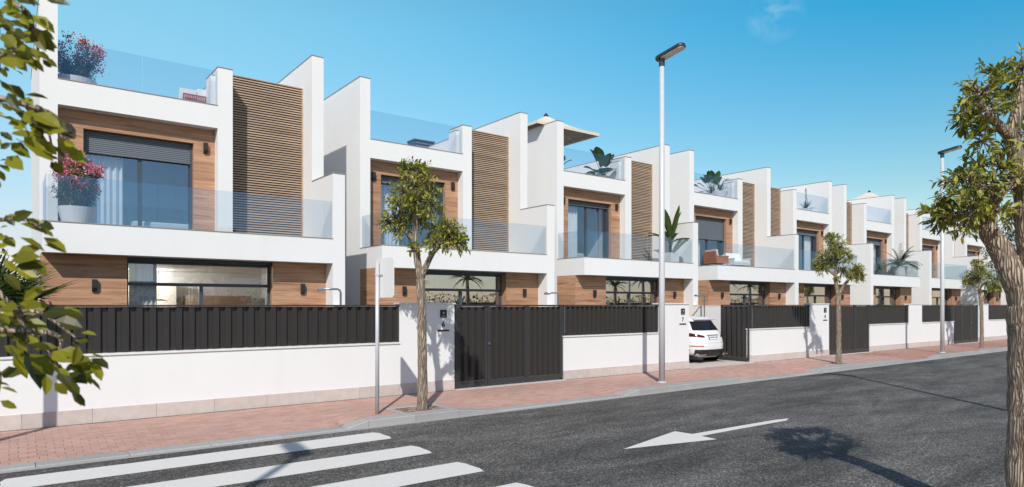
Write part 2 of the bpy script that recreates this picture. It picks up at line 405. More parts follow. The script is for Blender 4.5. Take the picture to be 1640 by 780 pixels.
def link(name, me, parent=None, label=None, cat=None, group=None, kind=None, loc=None, rot=None):
    o = bpy.data.objects.new(name, me); COL.objects.link(o)
    if parent is not None: o.parent = parent
    tag(o, label, cat, group, kind)
    if loc is not None: o.location = loc
    if rot is not None: o.rotation_euler = rot
    return o
def tag(o, label=None, cat=None, group=None, kind=None):
    for k, v in (('label', label), ('category', cat), ('group', group), ('kind', kind)):
        if v: o[k] = v
    return o
def thing(name, label, cat, loc=(0, 0, 0), rz=0, group=None):
    return link(name, None, None, label, cat, group, None, loc, (0, 0, rz))
KIDS = {}
def kids(o):
    return [c for c in COL.objects if c.parent == o]
def copy_tree(o, parent=None, kidmap=None):
    if kidmap is None:
        kidmap = {}
        for c in COL.objects:
            if c.parent is not None: kidmap.setdefault(c.parent.name, []).append(c)
    c = o.copy(); COL.objects.link(c); c.parent = parent
    for ch in kidmap.get(o.name, []): copy_tree(ch, c, kidmap)
    return c
def B(*a): return MB().box(*a)
def smooth_path(pts, sub=4):
    # Catmull-Rom through (x, y, z, r)
    P = [Vector(p[:3]) for p in pts]; Rr = [p[3] for p in pts]; o = []; ro = []
    for i in range(len(P) - 1):
        p0 = P[max(i - 1, 0)]; p1 = P[i]; p2 = P[i + 1]; p3 = P[min(i + 2, len(P) - 1)]
        for k in range(sub):
            t = k / sub
            o.append(0.5 * ((2 * p1) + (p2 - p0) * t + (2 * p0 - 5 * p1 + 4 * p2 - p3) * t * t + (3 * p1 - p0 - 3 * p2 + p3) * t ** 3))
            ro.append(Rr[i] * (1 - t) + Rr[i + 1] * t)
    o.append(P[-1]); ro.append(Rr[-1]); return o, ro

# ------------------------------------------------------------------ ground, road, pavement
g = MB(); g.add([(-400, -400, -.17), (600, -400, -.17), (600, 600, -.17), (-400, 600, -.17)], [(0, 1, 2, 3)])
g.build('ground', 'ground', kind='structure')
road = MB(); road.add([(-60, 2.3, -.12), (250, 2.3, -.12), (250, 10.15, -.12), (-60, 10.15, -.12)], [(0, 1, 2, 3)])
road = road.build('road', 'asphalt', kind='structure')
def sheet(name, poly, parent, mat='road_paint', z=-.116):
    m = MB(); m.add([(x, y, z) for x, y in poly], [tuple(range(len(poly)))]); return m.build(name, mat, parent)
def worn_rect(x0, x1, y0, y1, r=0.03, seed=0):
    rn = random.Random(seed); p = []
    n = int((x1 - x0) / 0.25)
    for i in range(n + 1): p.append((x0 + (x1 - x0) * i / n + (r if i == 0 else -r if i == n else 0), y0 + rn.uniform(-.006, .006)))
    for i in range(1, 4): p.append((x1 + rn.uniform(-.015, .012), y0 + (y1 - y0) * i / 4))
    for i in range(n + 1): p.append((x1 - (x1 - x0) * i / n + (-r if i == 0 else r if i == n else 0), y1 + rn.uniform(-.006, .006)))
    for i in range(1, 4): p.append((x0 + rn.uniform(-.015, .015), y1 - (y1 - y0) * i / 4))
    return p
for i, (a, b) in enumerate(((9.05, 9.655), (7.83, 8.42), (6.60, 7.19), (5.37, 5.95), (4.14, 4.72), (2.95, 3.5))):
    sheet('zebra_stripe', worn_rect(-0.09, 4.63, a, b, 0.05, i), road)
sheet('arrow_marking', [(6.83, 6.43), (8.45, 6.05), (8.47, 6.345), (9.6, 6.33), (10.78, 6.295), (11.02, 6.39), (10.7, 6.455), (9.6, 6.495), (8.49, 6.53), (8.45, 6.84)], road)
# a lane joint in the asphalt
near = B(-60, 250, -4.5, 2.12, -.16, 0).build('near_pavement', 'paver_far', kind='structure')
nk = B(-60, 250, 2.12, 2.3, -.16, .004).build('near_kerb', 'granite', kind='structure')

HIGH = [(4.71, 6.46, .38, .9), (11.27, 15.09, .5, .6), (19.3, 24.4, .5, 1.6), (27.9, 31.6, .6, .8), (32.9, 37.5, .6, 1.0), (44.3, 48.5, .6, 1), (53, 57, .6, 1), (61, 66, .6, 1)]
LOWZ = -.095
def low(x):
    k = 1.0
    for a, b, ta, tb in HIGH:
        if a <= x <= b: return 0.0
        if a - ta < x < a: k = min(k, (a - x) / ta)
        if b < x < b + tb: k = min(k, (x - b) / tb)
    return k
def pz(x, y): return LOWZ * low(x) * max(0.0, min(1.0, (11.35 - y) / 0.95))
# bed under the paving
bed = MB(); xs = [-12 + .3 * i for i in range(int(38.4 / .3))]; ys = [10.36, 10.6, 10.9, 11.1, 11.35, 12.0, 12.6]
n = len(ys)
bed.add([(x, y, pz(x, y) - .012) for x in xs for y in ys], [(i * n + j, (i + 1) * n + j, (i + 1) * n + j + 1, i * n + j + 1) for i in range(len(xs) - 1) for j in range(n - 1)])
pav = bed.build('pavement', 'mortar', kind='structure')
farp = MB(); xs = [26 - .1 + .4 * i for i in range(200)]
farp.add([(x, y, pz(x, y)) for x in xs for y in ys], [(i * n + j, (i + 1) * n + j, (i + 1) * n + j + 1, i * n + j + 1) for i in range(len(xs) - 1) for j in range(n - 1)])
farp.build('paved_strip', 'paver_far', pav)
# kerb stones, 1 m each, with dropped kerbs at crossings and driveways
kerb = thing('kerb', None, None, (0, 0, 0)); tag(kerb, kind='structure')
cuts = set([-12 + i for i in range(13)])
x = 0.95
edges = []
for a, b, ta, tb in HIGH: edges += [a - ta, a, b, b + tb]
xs = []; prev = -14.0
allx = sorted(edges)
pts = [-14.0] + allx + [110.0]
for a, b in zip(pts, pts[1:]):
    k = max(1, round((b - a) / 1.0)); k = min(k, int(b - a) + 1)
    xs += [a + (b - a) * i / k for i in range(k)]
xs.append(110.0)
for a, b in zip(xs, xs[1:]):
    za, zb = LOWZ * low(a + 1e-4), LOWZ * low(b - 1e-4); g_ = .004
    m = MB(); c = .012
    y0, y1 = 10.1, 10.37
    pr = lambda x, z: [(x, y0, -.2), (x, y0, z - c), (x, y0 + c, z), (x, y1, z), (x, y1, -.2)]
    vs = pr(a + g_, za) + pr(b - g_, zb)
    m.add(vs, [(0, 1, 2, 3, 4)[::-1], (5, 6, 7, 8, 9)] + [(i, (i + 1) % 5, 5 + (i + 1) % 5, 5 + i) for i in range(5)])
    m.build('kerb_stone', 'granite', kerb)
    if b > 62: break
B(62, 250, 10.1, 10.37, -.2, 0).build('kerb_run', 'granite', kerb)
# gutter: pale concrete line in front of the kerb
sheet('gutter_strip', [(-14, 9.985), (110, 9.985), (110, 10.1), (-14, 10.1)], road, 'granite', -.117)
# yards behind the boundary wall
B(-40, 250, 12.5, 60, -.16, .004).build('yard', 'gravel', kind='structure')  # unseen yard surface, made dark so little sun bounces onto the cladding
drive = thing('driveway', None, None); tag(drive, kind='structure')
for gx in (7.91, 16.16, 24.41, 36.29, 44.54, 52.79, 61.04):
    for k in range(6):
        for q in range(4): MB().cbox(gx + .815 * q + .003, gx + .815 * (q + 1) - .003, 12.76 + .8 * k + .003, 12.76 + .8 * (k + 1) - .003, -.05, .018, .004).build('paving_slab', 'driveway', drive)
# pavers
PITS = [(5.99, 10.61), (21.42, 10.70), (34.2, 10.75)]
def in_pit(x, y):
    return any(abs(x - px) < .52 and abs(y - py - .08) < .40 for px, py in PITS)
cy, sy = math.cos(YAW), math.sin(YAW)
def view(x, y, z):
    d = cy * x + sy * y; r = sy * x - cy * y
    if d <= 0: return None
    return 820 + 1060 * r / d, 488.2 - 1060 * (z - 1.9) / d, d
bricks = []
row = 0; y = 10.375
while y < 12.54:
    x = -12 + (.1 if row % 2 else 0) + random.uniform(-.01, .01)
    while x < 25.9:
        bx, by = x + .1, y + .05
        if not in_pit(bx, by):
            v = view(bx, by, 0); vis = v and -10 < v[0] < 1640 and v[1] < 790
            bricks.append((v[2] if vis else 999 + random.random(), bx, by))
        x += .2
    y += .1; row += 1
bricks.sort()
bm1 = MB().cbox(-.0975, .0975, -.0475, .0475, -.03, 0, .004).mesh('brick', 'paver')
stuff = MB()
for i, (d, bx, by) in enumerate(bricks):
    z = pz(bx, by); sly = math.atan((pz(bx, by + .04) - pz(bx, by - .04)) / .08); slx = -math.atan((pz(bx + .08, by) - pz(bx - .08, by)) / .16)
    dz = random.uniform(-.002, .002)
    if i < 300:
        link('brick', bm1, pav, loc=(bx, by, z + dz), rot=(sly, slx, random.uniform(-.008, .008)))
    else:
        stuff.ct = random.random(); x0, x1, y0, y1 = bx - .0975, bx + .0975, by - .0475, by + .0475
        c = .004; q = lambda x, y, e: (x, y, pz(x, y) + dz + e)
        stuff.add([q(x0, y0, -.03), q(x1, y0, -.03), q(x1, y1, -.03), q(x0, y1, -.03), q(x0, y0, -c), q(x1, y0, -c), q(x1, y1, -c), q(x0, y1, -c),
                   q(x0 + c, y0 + c, 0), q(x1 - c, y0 + c, 0), q(x1 - c, y1 - c, 0), q(x0 + c, y1 - c, 0)],
                  [(8, 9, 10, 11)] + [f for k in range(4) for f in ((k, (k + 1) % 4, 4 + (k + 1) % 4, 4 + k), (4 + k, 4 + (k + 1) % 4, 8 + (k + 1) % 4, 8 + k))])
stuff.build('brick_paving', 'paver', pav, kind='stuff')
for (px, py) in PITS:
    pit = thing('tree_pit', None, None, (px, py + .08, 0)); tag(pit, kind='structure')
    m = MB(); k = 9
    vs = [(-.42 + .84 * i / k, -.3 + .6 * j / k, -.02 + random.uniform(-.012, .022)) for i in range(k + 1) for j in range(k + 1)]
    m.add(vs, [(i * (k + 1) + j, (i + 1) * (k + 1) + j, (i + 1) * (k + 1) + j + 1, i * (k + 1) + j + 1) for i in range(k) for j in range(k)])
    m.build('soil', 'soil', pit)
    for a in ((-.52, .52, .30, .40), (-.52, .52, -.4, -.30), (-.52, -.42, -.297, .297), (.42, .52, -.297, .297)):
        MB().cbox(a[0], a[1], a[2], a[3], -.06, .004, .006).build('edging_stone', 'granite', pit)

# ------------------------------------------------------------------ houses
def coping(parent, x0, x1, y0, y1, z, ov=.012, h=.022, mat='coping'):
    return B(x0 - ov, x1 + ov, y0 - ov, y1 + ov, z, z + h).build('coping', mat, parent)
def make_house():
    h = thing('house', 'x', 'house')
    # party walls
    MB().prism([(0, 0), (0, 5.48), (1.56, 5.48), (1.56, 9.15), (9, 9.15), (9, 0)], 0, 6.45, 6.80).build('side_wall', 'render', h)
    coping(h, 6.45, 6.80, 0, 1.545, 5.48, .012); coping(h, 6.45, 6.80, 1.56, 9, 9.15)
    MB().box(0, .35, 1.56, 9, 0, 9.15).build('side_wall', 'render', h)
    coping(h, 0, .35, 1.56, 9, 9.15)
    B(.35, 6.45, 8.8, 9.0, 0, 7.6).build('rear_wall', 'render', h)
    # balcony
    m = MB().box(0, 6.45, 0, .15, 3.03, 3.69); m.box(0, .15, .15, 1.56, 3.03, 3.69); m.build('balcony_parapet', 'render', h)
    c = MB().box(-.012, 6.449, -.014, .16, 3.69, 3.708); c.box(-.012, .16, .16, 1.558, 3.69, 3.708); c.build('coping', 'coping', h)
    m = MB().box(.15, 6.45, .15, 1.88, 3.032, 3.55); m.box(.35, 6.45, 1.88, 8.8, 3.032, 3.545); m.build('balcony_floor', 'render', h)
    B(.16, 6.44, .17, 1.87, 3.55, 3.562).build('balcony_tiles', 'floor_tile', h)  # unseen grey layer added to cut light bounced off the white floor
    for a, b in ((.10, 2.2), (2.215, 4.32), (4.335, 6.445)):
        B(a, b, .066, .082, 3.709, 4.72).build('balustrade_pane', 'balustrade_glass', h)
    B(.062, .078, .09, 1.555, 3.709, 4.72).build('balustrade_pane', 'balustrade_glass', h)
    # upper storey
    B(3.88, 4.26, 1.56, 2.44, 3.55, 8.25).build('pillar', 'render', h); coping(h, 3.88, 4.26, 1.56, 2.44, 8.25)
    B(.35, 3.88, 1.56, 1.75, 6.62, 7.22).build('terrace_parapet', 'render', h)
    B(.352, 3.878, 1.546, 1.76, 7.22, 7.238).build('coping', 'coping', h)
    m = MB().box(.35, 3.88, 1.75, 8.8, 6.621, 7.02); m.box(3.88, 6.45, 2.45, 8.8, 6.621, 7.02); m.build('terrace_floor', 'render', h)
    B(.36, 2.11, 1.62, 1.636, 7.239, 8.17).build('balustrade_pane', 'balustrade_glass', h)
    B(2.125, 3.87, 1.62, 1.636, 7.239, 8.17).build('balustrade_pane', 'balustrade_glass', h)
    m = MB().box(3.76, 3.88, 1.84, 2.3, 7.02, 8.1); m.box(3.76, 3.88, 2.3, 8.0, 7.02, 7.88); m.build('stair_wall', 'render', h)
    c = MB().box(3.75, 3.878, 1.83, 2.31, 8.1, 8.118); c.box(3.75, 3.89, 2.312, 8.0, 7.88, 7.898); c.build('coping', 'coping', h)
    # slatted screen
    scr = B(4.26, 6.45, 2.40, 2.46, 3.55, 8.34).build('slatted_screen', 'slat_backing', h)
    top = B(4.262, 6.448, 2.27, 2.46, 8.342, 8.372).build('top_rail', 'slat_wood', scr)
    B(6.41, 6.448, 2.27, 2.398, 3.56, 8.34).build('end_post', 'slat_wood', scr)
    sl = MB().box(4.265, 6.405, 2.285, 2.312, -.0165, .0165).mesh('slat', 'slat_wood')
    k = 0; z = 8.29
    while z > 3.6:
        link('slat', sl, scr, loc=(0, 0, z)); z -= .07
    # ground floor cladding
    B(.02, 1.63, .52, .86, 0, 3.03).build('clad_wall', 'wood', h); B(5.01, 6.45, .52, .86, 0, 3.03).build('clad_wall', 'wood', h); B(.02, .30, .86, 1.56, 0, 3.03).build('clad_wall', 'wood_side', h)
    def boards(x0, x1, y0, y1, z0, z1, rows, mat='wood'):
        hh = (z1 - z0) / rows
        me = MB().box(x0, x1, y0, y1, .002, hh - .0025).mesh('cladding_board', mat)
        for r in range(rows): link('cladding_board', me, h, loc=(0, random.uniform(-.0015, .0015), z0 + hh * r))
    boards(0, 1.64, .5, .52, 1.53, 3.03, 6); boards(5.0, 6.449, .5, .52, 1.53, 3.03, 6)
    boards(0.002, .02, .521, 1.558, 1.53, 3.03, 6, 'wood_side')
    B(0, 1.64, .5, .52, .1, 1.529).build('cladding_panel', 'wood', h); B(5.0, 6.449, .5, .52, .1, 1.529).build('cladding_panel', 'wood', h); B(.002, .02, .521, 1.558, .1, 1.529).build('cladding_panel', 'wood_side', h)
    B(1.64, 5.0, .60, .86, 2.955, 3.029).build('window_head', 'frame_metal', h)
    # ground floor window: fixed light above, two below
    def window(x0, x1, y0, y1, z0, z1, mull, trans=None, name='window', gm='window_glass'):
        f = .065; m = MB()
        m.box(x0, x0 + f, y0, y1, z0, z1); m.box(x1 - f, x1, y0, y1, z0, z1)
        m.box(x0 + f, x1 - f, y0, y1, z0, z0 + f); m.box(x0 + f, x1 - f, y0, y1, z1 - f, z1)
        lowtop = z1 - f
        if trans: m.box(x0 + f, x1 - f, y0 - .012, y1 - .002, trans[0], trans[1]); lowtop = trans[0]
        for mm in mull: m.box(mm - .045, mm + .045, y0 - .006, y1 - .004, z0 + f, lowtop)
        fr = m.build(name, 'frame_metal', h)
        xs_ = [x0 + f] + list(mull) + [x1 - f]; yc = (y0 + y1) / 2
        for a, b in zip(xs_, xs_[1:]):
            B(a + .003, b - .003, yc + .002, yc + .014, z0 + f, lowtop - .003).build('pane', gm, fr)
        if trans: B(x0 + f + .003, x1 - f - .003, yc - .002, yc + .012, trans[1] + .003, z1 - f - .003).build('pane', gm, fr)
        return fr
    window(1.64, 5.0, .78, .86, .12, 2.954, [3.3], (2.36, 2.44), 'window', 'window_glass_low')
    # ground floor room
    def room(x0, x1, y0, y1, z0, z1):
        m = MB(); m.box(x0, x1, y1, y1 + .05, z0, z1); m.box(x0, x0 + .05, y0, y1, z0, z1); m.box(x1 - .05, x1, y0, y1, z0, z1); m.box(x0 + .05, x1 - .05, y0, y1, z1 - .05, z1)
        r_ = m.build('room_shell', 'room_white', h); B(x0 + .05, x1 - .05, y0, y1, z0, z0 + .02).build('room_floor', 'tan', h); return r_
    room(.36, 6.44, .88, 6.2, .06, 3.0)
    m = MB()
    for a, b in ((1.3, 2.2), (2.22, 2.9), (2.92, 3.6)): m.box(a, b, 5.55, 6.15, .1, 2.55)
    m.build('cupboard', 'beige', h)
    B(3.9, 5.9, 5.7, 6.15, .1, 2.2).build('cupboard', 'tan', h)
    def curtain(x0, x1, y, z0, z1, nf):
        m = MB(); n_ = nf * 8; vs = []
        for i in range(n_ + 1):
            u = i / n_; x_ = x0 + (x1 - x0) * u; yy = y + .045 * math.sin(u * nf * 2 * math.pi) + .012 * math.sin(u * 31)
            vs += [(x_, yy, z0), (x_ + .01 * math.sin(u * 17), yy, z1)]
        m.add(vs, [(2 * i, 2 * i + 2, 2 * i + 3, 2 * i + 1) for i in range(n_)])
        m.build('curtain', 'curtain', h, smooth=True)
    curtain(1.74, 2.35, 1.02, .12, 2.95, 6)
    # first floor cladding and sliding door
    B(.35, .88, 1.90, 2.2, 3.55, 6.62).build('clad_wall', 'wood', h); B(3.35, 3.88, 1.90, 2.2, 3.55, 6.62).build('clad_wall', 'wood', h); B(.88, 3.35, 1.90, 2.2, 6.21, 6.62).build('clad_wall', 'wood', h)
    boards(.351, .88, 1.88, 1.9, 3.56, 6.20, 11); boards(3.35, 3.879, 1.88, 1.9, 3.56, 6.20, 11); boards(.351, 3.879, 1.88, 1.9, 6.20, 6.62, 2)
    window(.88, 3.35, 2.12, 2.19, 3.56, 6.209, [2.13], None, 'sliding_door')
    # dark guide rails beside the shutter
    B(.882, .93, 2.02, 2.1, 3.56, 6.2).build('shutter_guide', 'frame_metal', h); B(3.30, 3.348, 2.02, 2.1, 3.56, 6.2).build('shutter_guide', 'frame_metal', h)
    sh = B(.932, 3.298, 2.07, 2.1, 6.12, 6.2).build('roller_shutter', 'shutter', h)
    global SLAT
    SLAT = MB().prism([(2.045, 0), (2.04, .018), (2.05, .044), (2.07, .044), (2.07, 0)], 0, .932, 3.298).mesh('shutter_slat', 'shutter')
    for i in range(11): link('shutter_slat', SLAT, sh, loc=(0, 0, 6.15 - .049 * i))
    room(.36, 3.87, 2.21, 7, 3.55, 6.6)
    curtain(.98, 1.78, 2.33, 3.57, 6.5, 6)
    # wall lamps
    def lamp(x, y, z):
        m = MB().prism([(y, z), (y, z + .28), (y - .10, z + .28), (y - .10, z + .09), (y - .055, z)], 0, x - .05, x + .05)
        m.build('wall_lamp', 'black_lamp', h)
    lamp(.99, .5, 2.2); lamp(5.79, .5, 2.19); lamp(.60, 1.88, 5.96); lamp(3.64, 1.88, 5.96)
    return h
H1 = make_house()
def set_loc(o, x, y, label, mirror=False):
    o.location = (x, y, 0); o['label'] = label; o['group'] = 'white terraced houses along the street'
    if mirror: o.scale = (-1, 1, 1)
YF1, YF = 17.28, 18.11
HX = [.55, 8.87, 17.15, 25.355]
set_loc(H1, HX[0], YF1, 'white terraced house nearest the camera, with two pots of red and pink flowers')
labels = {1: 'second white terraced house, behind the plain dark gate beside the number 6',
 2: 'third white terraced house, with the big parasol on its roof terrace',
 3: 'fourth white terraced house, with orange and white armchairs on its balcony',
 4: 'fifth white terraced house, with a lone spiky plant on its roof terrace',
 5: 'sixth white terraced house, with a potted arching palm on its balcony',
 6: 'seventh white terraced house, partly behind the farther street lamp',
 7: 'eighth white terraced house, partly behind the crown of the big bark-ridged tree',
 8: 'farthest white terraced house, at the right edge behind the big tree'}
km = {}
for c in COL.objects:
    if c.parent is not None: km.setdefault(c.parent.name, []).append(c)
HOUSES = [H1]
for k in range(1, 9):
    c = copy_tree(H1, None, km); HOUSES.append(c)
    if k < 4: set_loc(c, HX[k], YF, labels[k])
    else:
        mx = [38.605, 46.81, 55.09, 63.41, 71.7][k - 4]
        set_loc(c, mx, YF, labels[k], True)
bpy.context.view_layer.update()
# the fourth and fifth house share one party wall
def drop(o):
    for c in [c for c in COL.objects if c.parent == o]: drop(c)
    bpy.data.objects.remove(o)
n_ = 0
for c in [c for c in COL.objects if c.parent == HOUSES[4]]:
    if c.name.startswith(('side_wall', 'coping')):
        xs = [v.co.x for v in c.data.vertices]
        if min(xs) > 6.4: drop(c)
# the nearest ground floor window shows its lit room through clearer glass
for c in [c for c in COL.objects if c.parent == H1 and c.name.startswith('window')]:
    for p_ in [p_ for p_ in COL.objects if p_.parent == c and p_.name.startswith('pane')]:
        p_.material_slots[0].link = 'OBJECT'; p_.material_slots[0].material = M['window_glass_clear']
# shutters drawn to different heights
for k, nsl in ((1, 5), (2, 4), (3, 22), (4, 6), (5, 8), (6, 5), (7, 9), (8, 5)):
    sh = [c for c in COL.objects if c.parent == HOUSES[k] and c.name.startswith('roller_shutter')][0]
    ks = sorted([c for c in COL.objects if c.parent == sh], key=lambda c: -c.location.z)
    for c in ks[nsl:]: drop(c)
    for i in range(len(ks), nsl): link('shutter_slat', SLAT, sh, loc=(0, 0, 6.15 - .049 * i))
# lit kitchen in the first house
pl = MB().lathe([(.0, .05), (.10, .05), (.26, .0), (.24, -.01), (.0, -.012)], 20, (2.95, 4.6, 2.02)); pl.tube([(2.95, 4.6, 2.07), (2.95, 4.6, 2.94)], .008, 6)
pend = pl.build('pendant_lamp', 'black_lamp', H1)
MB().lathe([(0, 0), (.20, 0), (.20, -.006), (0, -.006)], 20, (2.95, 4.6, 2.005)).build('bulb', 'pendant_glow', pend)
kl = bpy.data.lights.new('kitchen_light', 'POINT'); kl.energy = 170; kl.color = (1, .94, .86); kl.shadow_soft_size = .12
klo = bpy.data.objects.new('kitchen_light', kl); COL.objects.link(klo); klo.parent = H1; klo.location = (2.55, 4.9, 2.72)

# ------------------------------------------------------------------ boundary walls, fences, gates
YW0, YW1 = 12.55, 12.75
PIL, GATE, PER = 1.36, 3.26, 8.25
def blade_mesh(pitch, h):
    p = pitch; t = .005
    pr = [(0, 0), (.46 * p, .012), (.56 * p, .055), (.9 * p, .06), (p + .006, .0068)]
    pts = pr + [(x, y + t) for x, y in reversed(pr)]
    return MB().prism(pts, 2, 0, h).mesh('blade', 'dark_metal')
BL_F = blade_mesh(.2, .74); BL_F2 = blade_mesh(.165, .74); BL_G = blade_mesh(.165, 1.69)
plinth_me = {}
def plinth(parent, x0, x1, y0=YW0, y1=YW1):
    n = max(1, round((x1 - x0) / .9)); d = (x1 - x0) / n
    key = (round(d, 4), y0, y1)
    if key not in plinth_me: plinth_me[key] = MB().cbox(.002, d - .002, y0 - .014, y1, -.1, .235, .006).mesh('plinth_stone', 'plinth')
    for i in range(n): link('plinth_stone', plinth_me[key], parent, loc=(x0 + d * i, 0, 0))
def digit(txt, parent, x, z, size):
    cu = bpy.data.curves.new('numeral', 'FONT'); cu.body = txt; cu.size = size; cu.extrude = .004; cu.align_x = 'CENTER'; cu.offset = .004
    tmp = bpy.data.objects.new('numeral', cu); COL.objects.link(tmp)
    bpy.context.view_layer.update()
    me = bpy.data.meshes.new_from_object(tmp.evaluated_get(bpy.context.evaluated_depsgraph_get())); bpy.data.objects.remove(tmp)
    me.materials.clear(); me.materials.append(M['black_plastic'])
    return link('house_number', me, parent, loc=(x, YW0 - .004, z), rot=(R(90), 0, 0))
def wall_piece(parent, x0, x1, h):
    B(x0, x1, YW0, YW1, .235 if h > 1.5 else .235, h).build('wall', 'render', parent)
    plinth(parent, x0, x1)
def cap(parent, x0, x1, h):
    return B(x0 - .02, x1 + .02, YW0 - .025, YW1 + .02, h, h + .035).build('coping', 'white_coping', parent)
def door_panel(parent, x):
    ic = B(x - .08, x + .08, YW0 - .02, YW0, 1.62, 1.79).build('intercom', 'black_plastic', parent)
    m = MB().box(x - .045, x + .045, YW0 - .023, YW0 - .0195, 1.645, 1.66); m.box(x - .022, x + .022, YW0 - .023, YW0 - .0195, 1.70, 1.745); m.build('intercom_screen', 'grey_print', ic)
    B(x - .15, x + .15, YW0 - .012, YW0, 1.315, 1.35).build('letter_slot', 'black_lamp', parent)
def make_wall(ox, num, label):
    w_ = thing('boundary_wall', label, 'boundary wall', (ox, 0, 0), 0, 'white boundary walls along the pavement')
    wall_piece(w_, 0, PIL, 1.915); cap(w_, 0, PIL, 1.915)
    a, b = PIL + GATE, PER
    wall_piece(w_, a, b, 1.08); c = cap(w_, a, b - .022, 1.08)
    B(PIL, PIL + GATE, YW0 - .12, YW1, -.1, .008).build('threshold', 'plinth', w_)
    door_panel(w_, 1.07)
    if num: digit(num, w_, 1.07, 1.415, .16)
    return w_
def fence_run(name, label, ox, x0, x1, bl, pitch):
    f = thing(name, label, 'fence', (ox, 0, 0), 0, 'dark metal fences on the low walls')
    m = MB(); m.box(x0, x1, YW0 - .005, YW0 + .085, 1.868, 1.9); m.box(x0, x0 + .05, YW0 + .02, YW0 + .08, 1.117, 1.868); m.box(x1 - .05, x1, YW0 + .02, YW0 + .08, 1.117, 1.868); m.box(x0 + .05, x1 - .05, YW0 + .075, YW0 + .095, 1.13, 1.17)
    m.build('frame', 'dark_frame', f)
    n = round((x1 - x0 - .1) / pitch); pt = (x1 - x0 - .1) / n
    for i in range(n): link('blade', bl, f, loc=(x0 + .05 + i * pt, YW0 + .012, 1.122)).scale = (pt / pitch, 1, 1)
    return f
def gate_leaf(g_, x0, x1, lock=False):
    m = MB(); y0, y1 = YW0 + .03, YW0 + .09
    m.box(x0, x0 + .055, y0, y1, .05, 1.9); m.box(x1 - .055, x1, y0, y1, .05, 1.9)
    m.box(x0 + .055, x1 - .055, y0 - .012, y1 + .012, 1.862, 1.9); m.box(x0 + .055, x1 - .055, y0, y1, .05, .15)
    lf = m.build('gate_leaf', 'dark_frame', g_)
    n = max(1, int((x1 - x0 - .11) / .165)); pt = (x1 - x0 - .11) / n
    for i in range(n):
        o = link('blade', BL_G, lf, loc=(x0 + .055 + i * pt, y0 + .004, .16)); o.scale = (pt / .165, 1, 1)
    if lock: MB().lathe([(0, -.03), (.022, -.03), (.026, 0), (0, 0)], 10).build('lock', 'steel', lf, loc=(x0 + .03, y0 - .001, 1.0), rot=(R(-90), 0, 0))
    return lf
def make_gate(ox, label):
    g_ = thing('gate', label, 'gate', (ox + PIL, 0, 0), 0, 'dark ribbed metal gates')
    B(.005, .035, YW0 + .03, YW0 + .1, .01, 1.9).build('gate_post', 'dark_frame', g_)
    gate_leaf(g_, .04, .92); gate_leaf(g_, .935, 2.09, True); gate_leaf(g_, 2.105, GATE - .04)
    B(GATE - .035, GATE - .002, YW0 + .03, YW0 + .1, .01, 1.9).build('gate_post', 'dark_frame', g_)
    return g_
# first plot: long fence towards the left
w0 = thing('boundary_wall', 'long low white boundary wall nearest the camera, behind the leaning sign post', 'boundary wall', (0, 0, 0), 0, 'white boundary walls along the pavement')
w0['label'] = 'long low white boundary wall nearest the camera, left of the number 6'
wall_piece(w0, -9, 6.55, 1.08); cap(w0, -9, 6.528, 1.08)
fence_run('fence', 'long dark ribbed fence nearest the camera, in front of the palm', 0, -9, 6.548, BL_F, .2)
WL = ['white boundary wall and pillar with the number 6', 'white boundary wall and pillar with the number 7', 'white boundary wall and pillar with the number 8']
GL = ['closed dark gate right of the number 6', 'dark gate leaf standing open beside the white car', 'closed dark gate right of the number 8, behind a slim tree']
FL = ['dark ribbed fence right of the number 6 gate', 'dark ribbed fence right of the open gate', 'dark ribbed fence ending at the wall with the thin lamp shadow']
walls, fences = [], []
for k in range(3):
    ox = 6.55 + PER * k
    walls.append(make_wall(ox, str(6 + k), WL[k]))
    fences.append(fence_run('fence', FL[k], ox, PIL + GATE + .001, PER - .002, BL_F2, .165))
    if k == 1:
        g_ = thing('gate', GL[1], 'gate', (ox + PIL + GATE, YW0 + .06, 0), R(-90), 'dark ribbed metal gates')
        lf = gate_leaf(g_, -1.12, -.03); lf.location = (0, -YW0 - .06, 0)
    else: make_gate(ox, GL[k])
# mirrored plots beyond the shared wall at X = 31.98
mid = thing('boundary_wall', 'white full height wall between two fences, crossed by the thin lamp shadow', 'boundary wall', (31.3, 0, 0), 0, 'white boundary walls along the pavement')
wall_piece(mid, 0.0, 1.36, 1.915); cap(mid, 0.022, 1.338, 1.915)
base_w = make_wall(0, None, 'x'); base_f = fence_run('fence', 'x', 0, PIL + GATE + .001, PER - .002, BL_F2, .165); base_g = make_gate(0, 'x')
ML = [('first white boundary wall beyond the thin lamp shadow', 'dark fence first beyond the thin lamp shadow', 'closed dark gate between the farther street lamp and the farthest slim tree'),
      ('white boundary wall right of the farthest slim tree', 'dark fence right of the farthest slim tree', 'closed dark gate behind the trunk of the big tree'),
      ('farther white boundary wall behind the trunk of the big tree', 'farther dark fence behind the trunk of the big tree', 'farther dark gate behind the trunk of the big tree'),
      ('farthest white boundary wall beyond the big tree', 'farthest dark fence beyond the big tree', 'farthest dark gate beyond the big tree')]
for i in range(4):
    mx = 63.96 - 14.8 - 8.25 + PER * (i) # mirrored origin
    mx = 63.96 - (6.55 + PER * 2) + PER * i
    trio = (base_w, base_f, base_g) if i == 0 else tuple(copy_tree(o) for o in (base_w, base_f, base_g))
    for o, lab in zip(trio, ML[i]):
        o['label'] = lab; o.scale = (-1, 1, 1)
        o.location.x = mx - (PIL if o is trio[2] else 0)
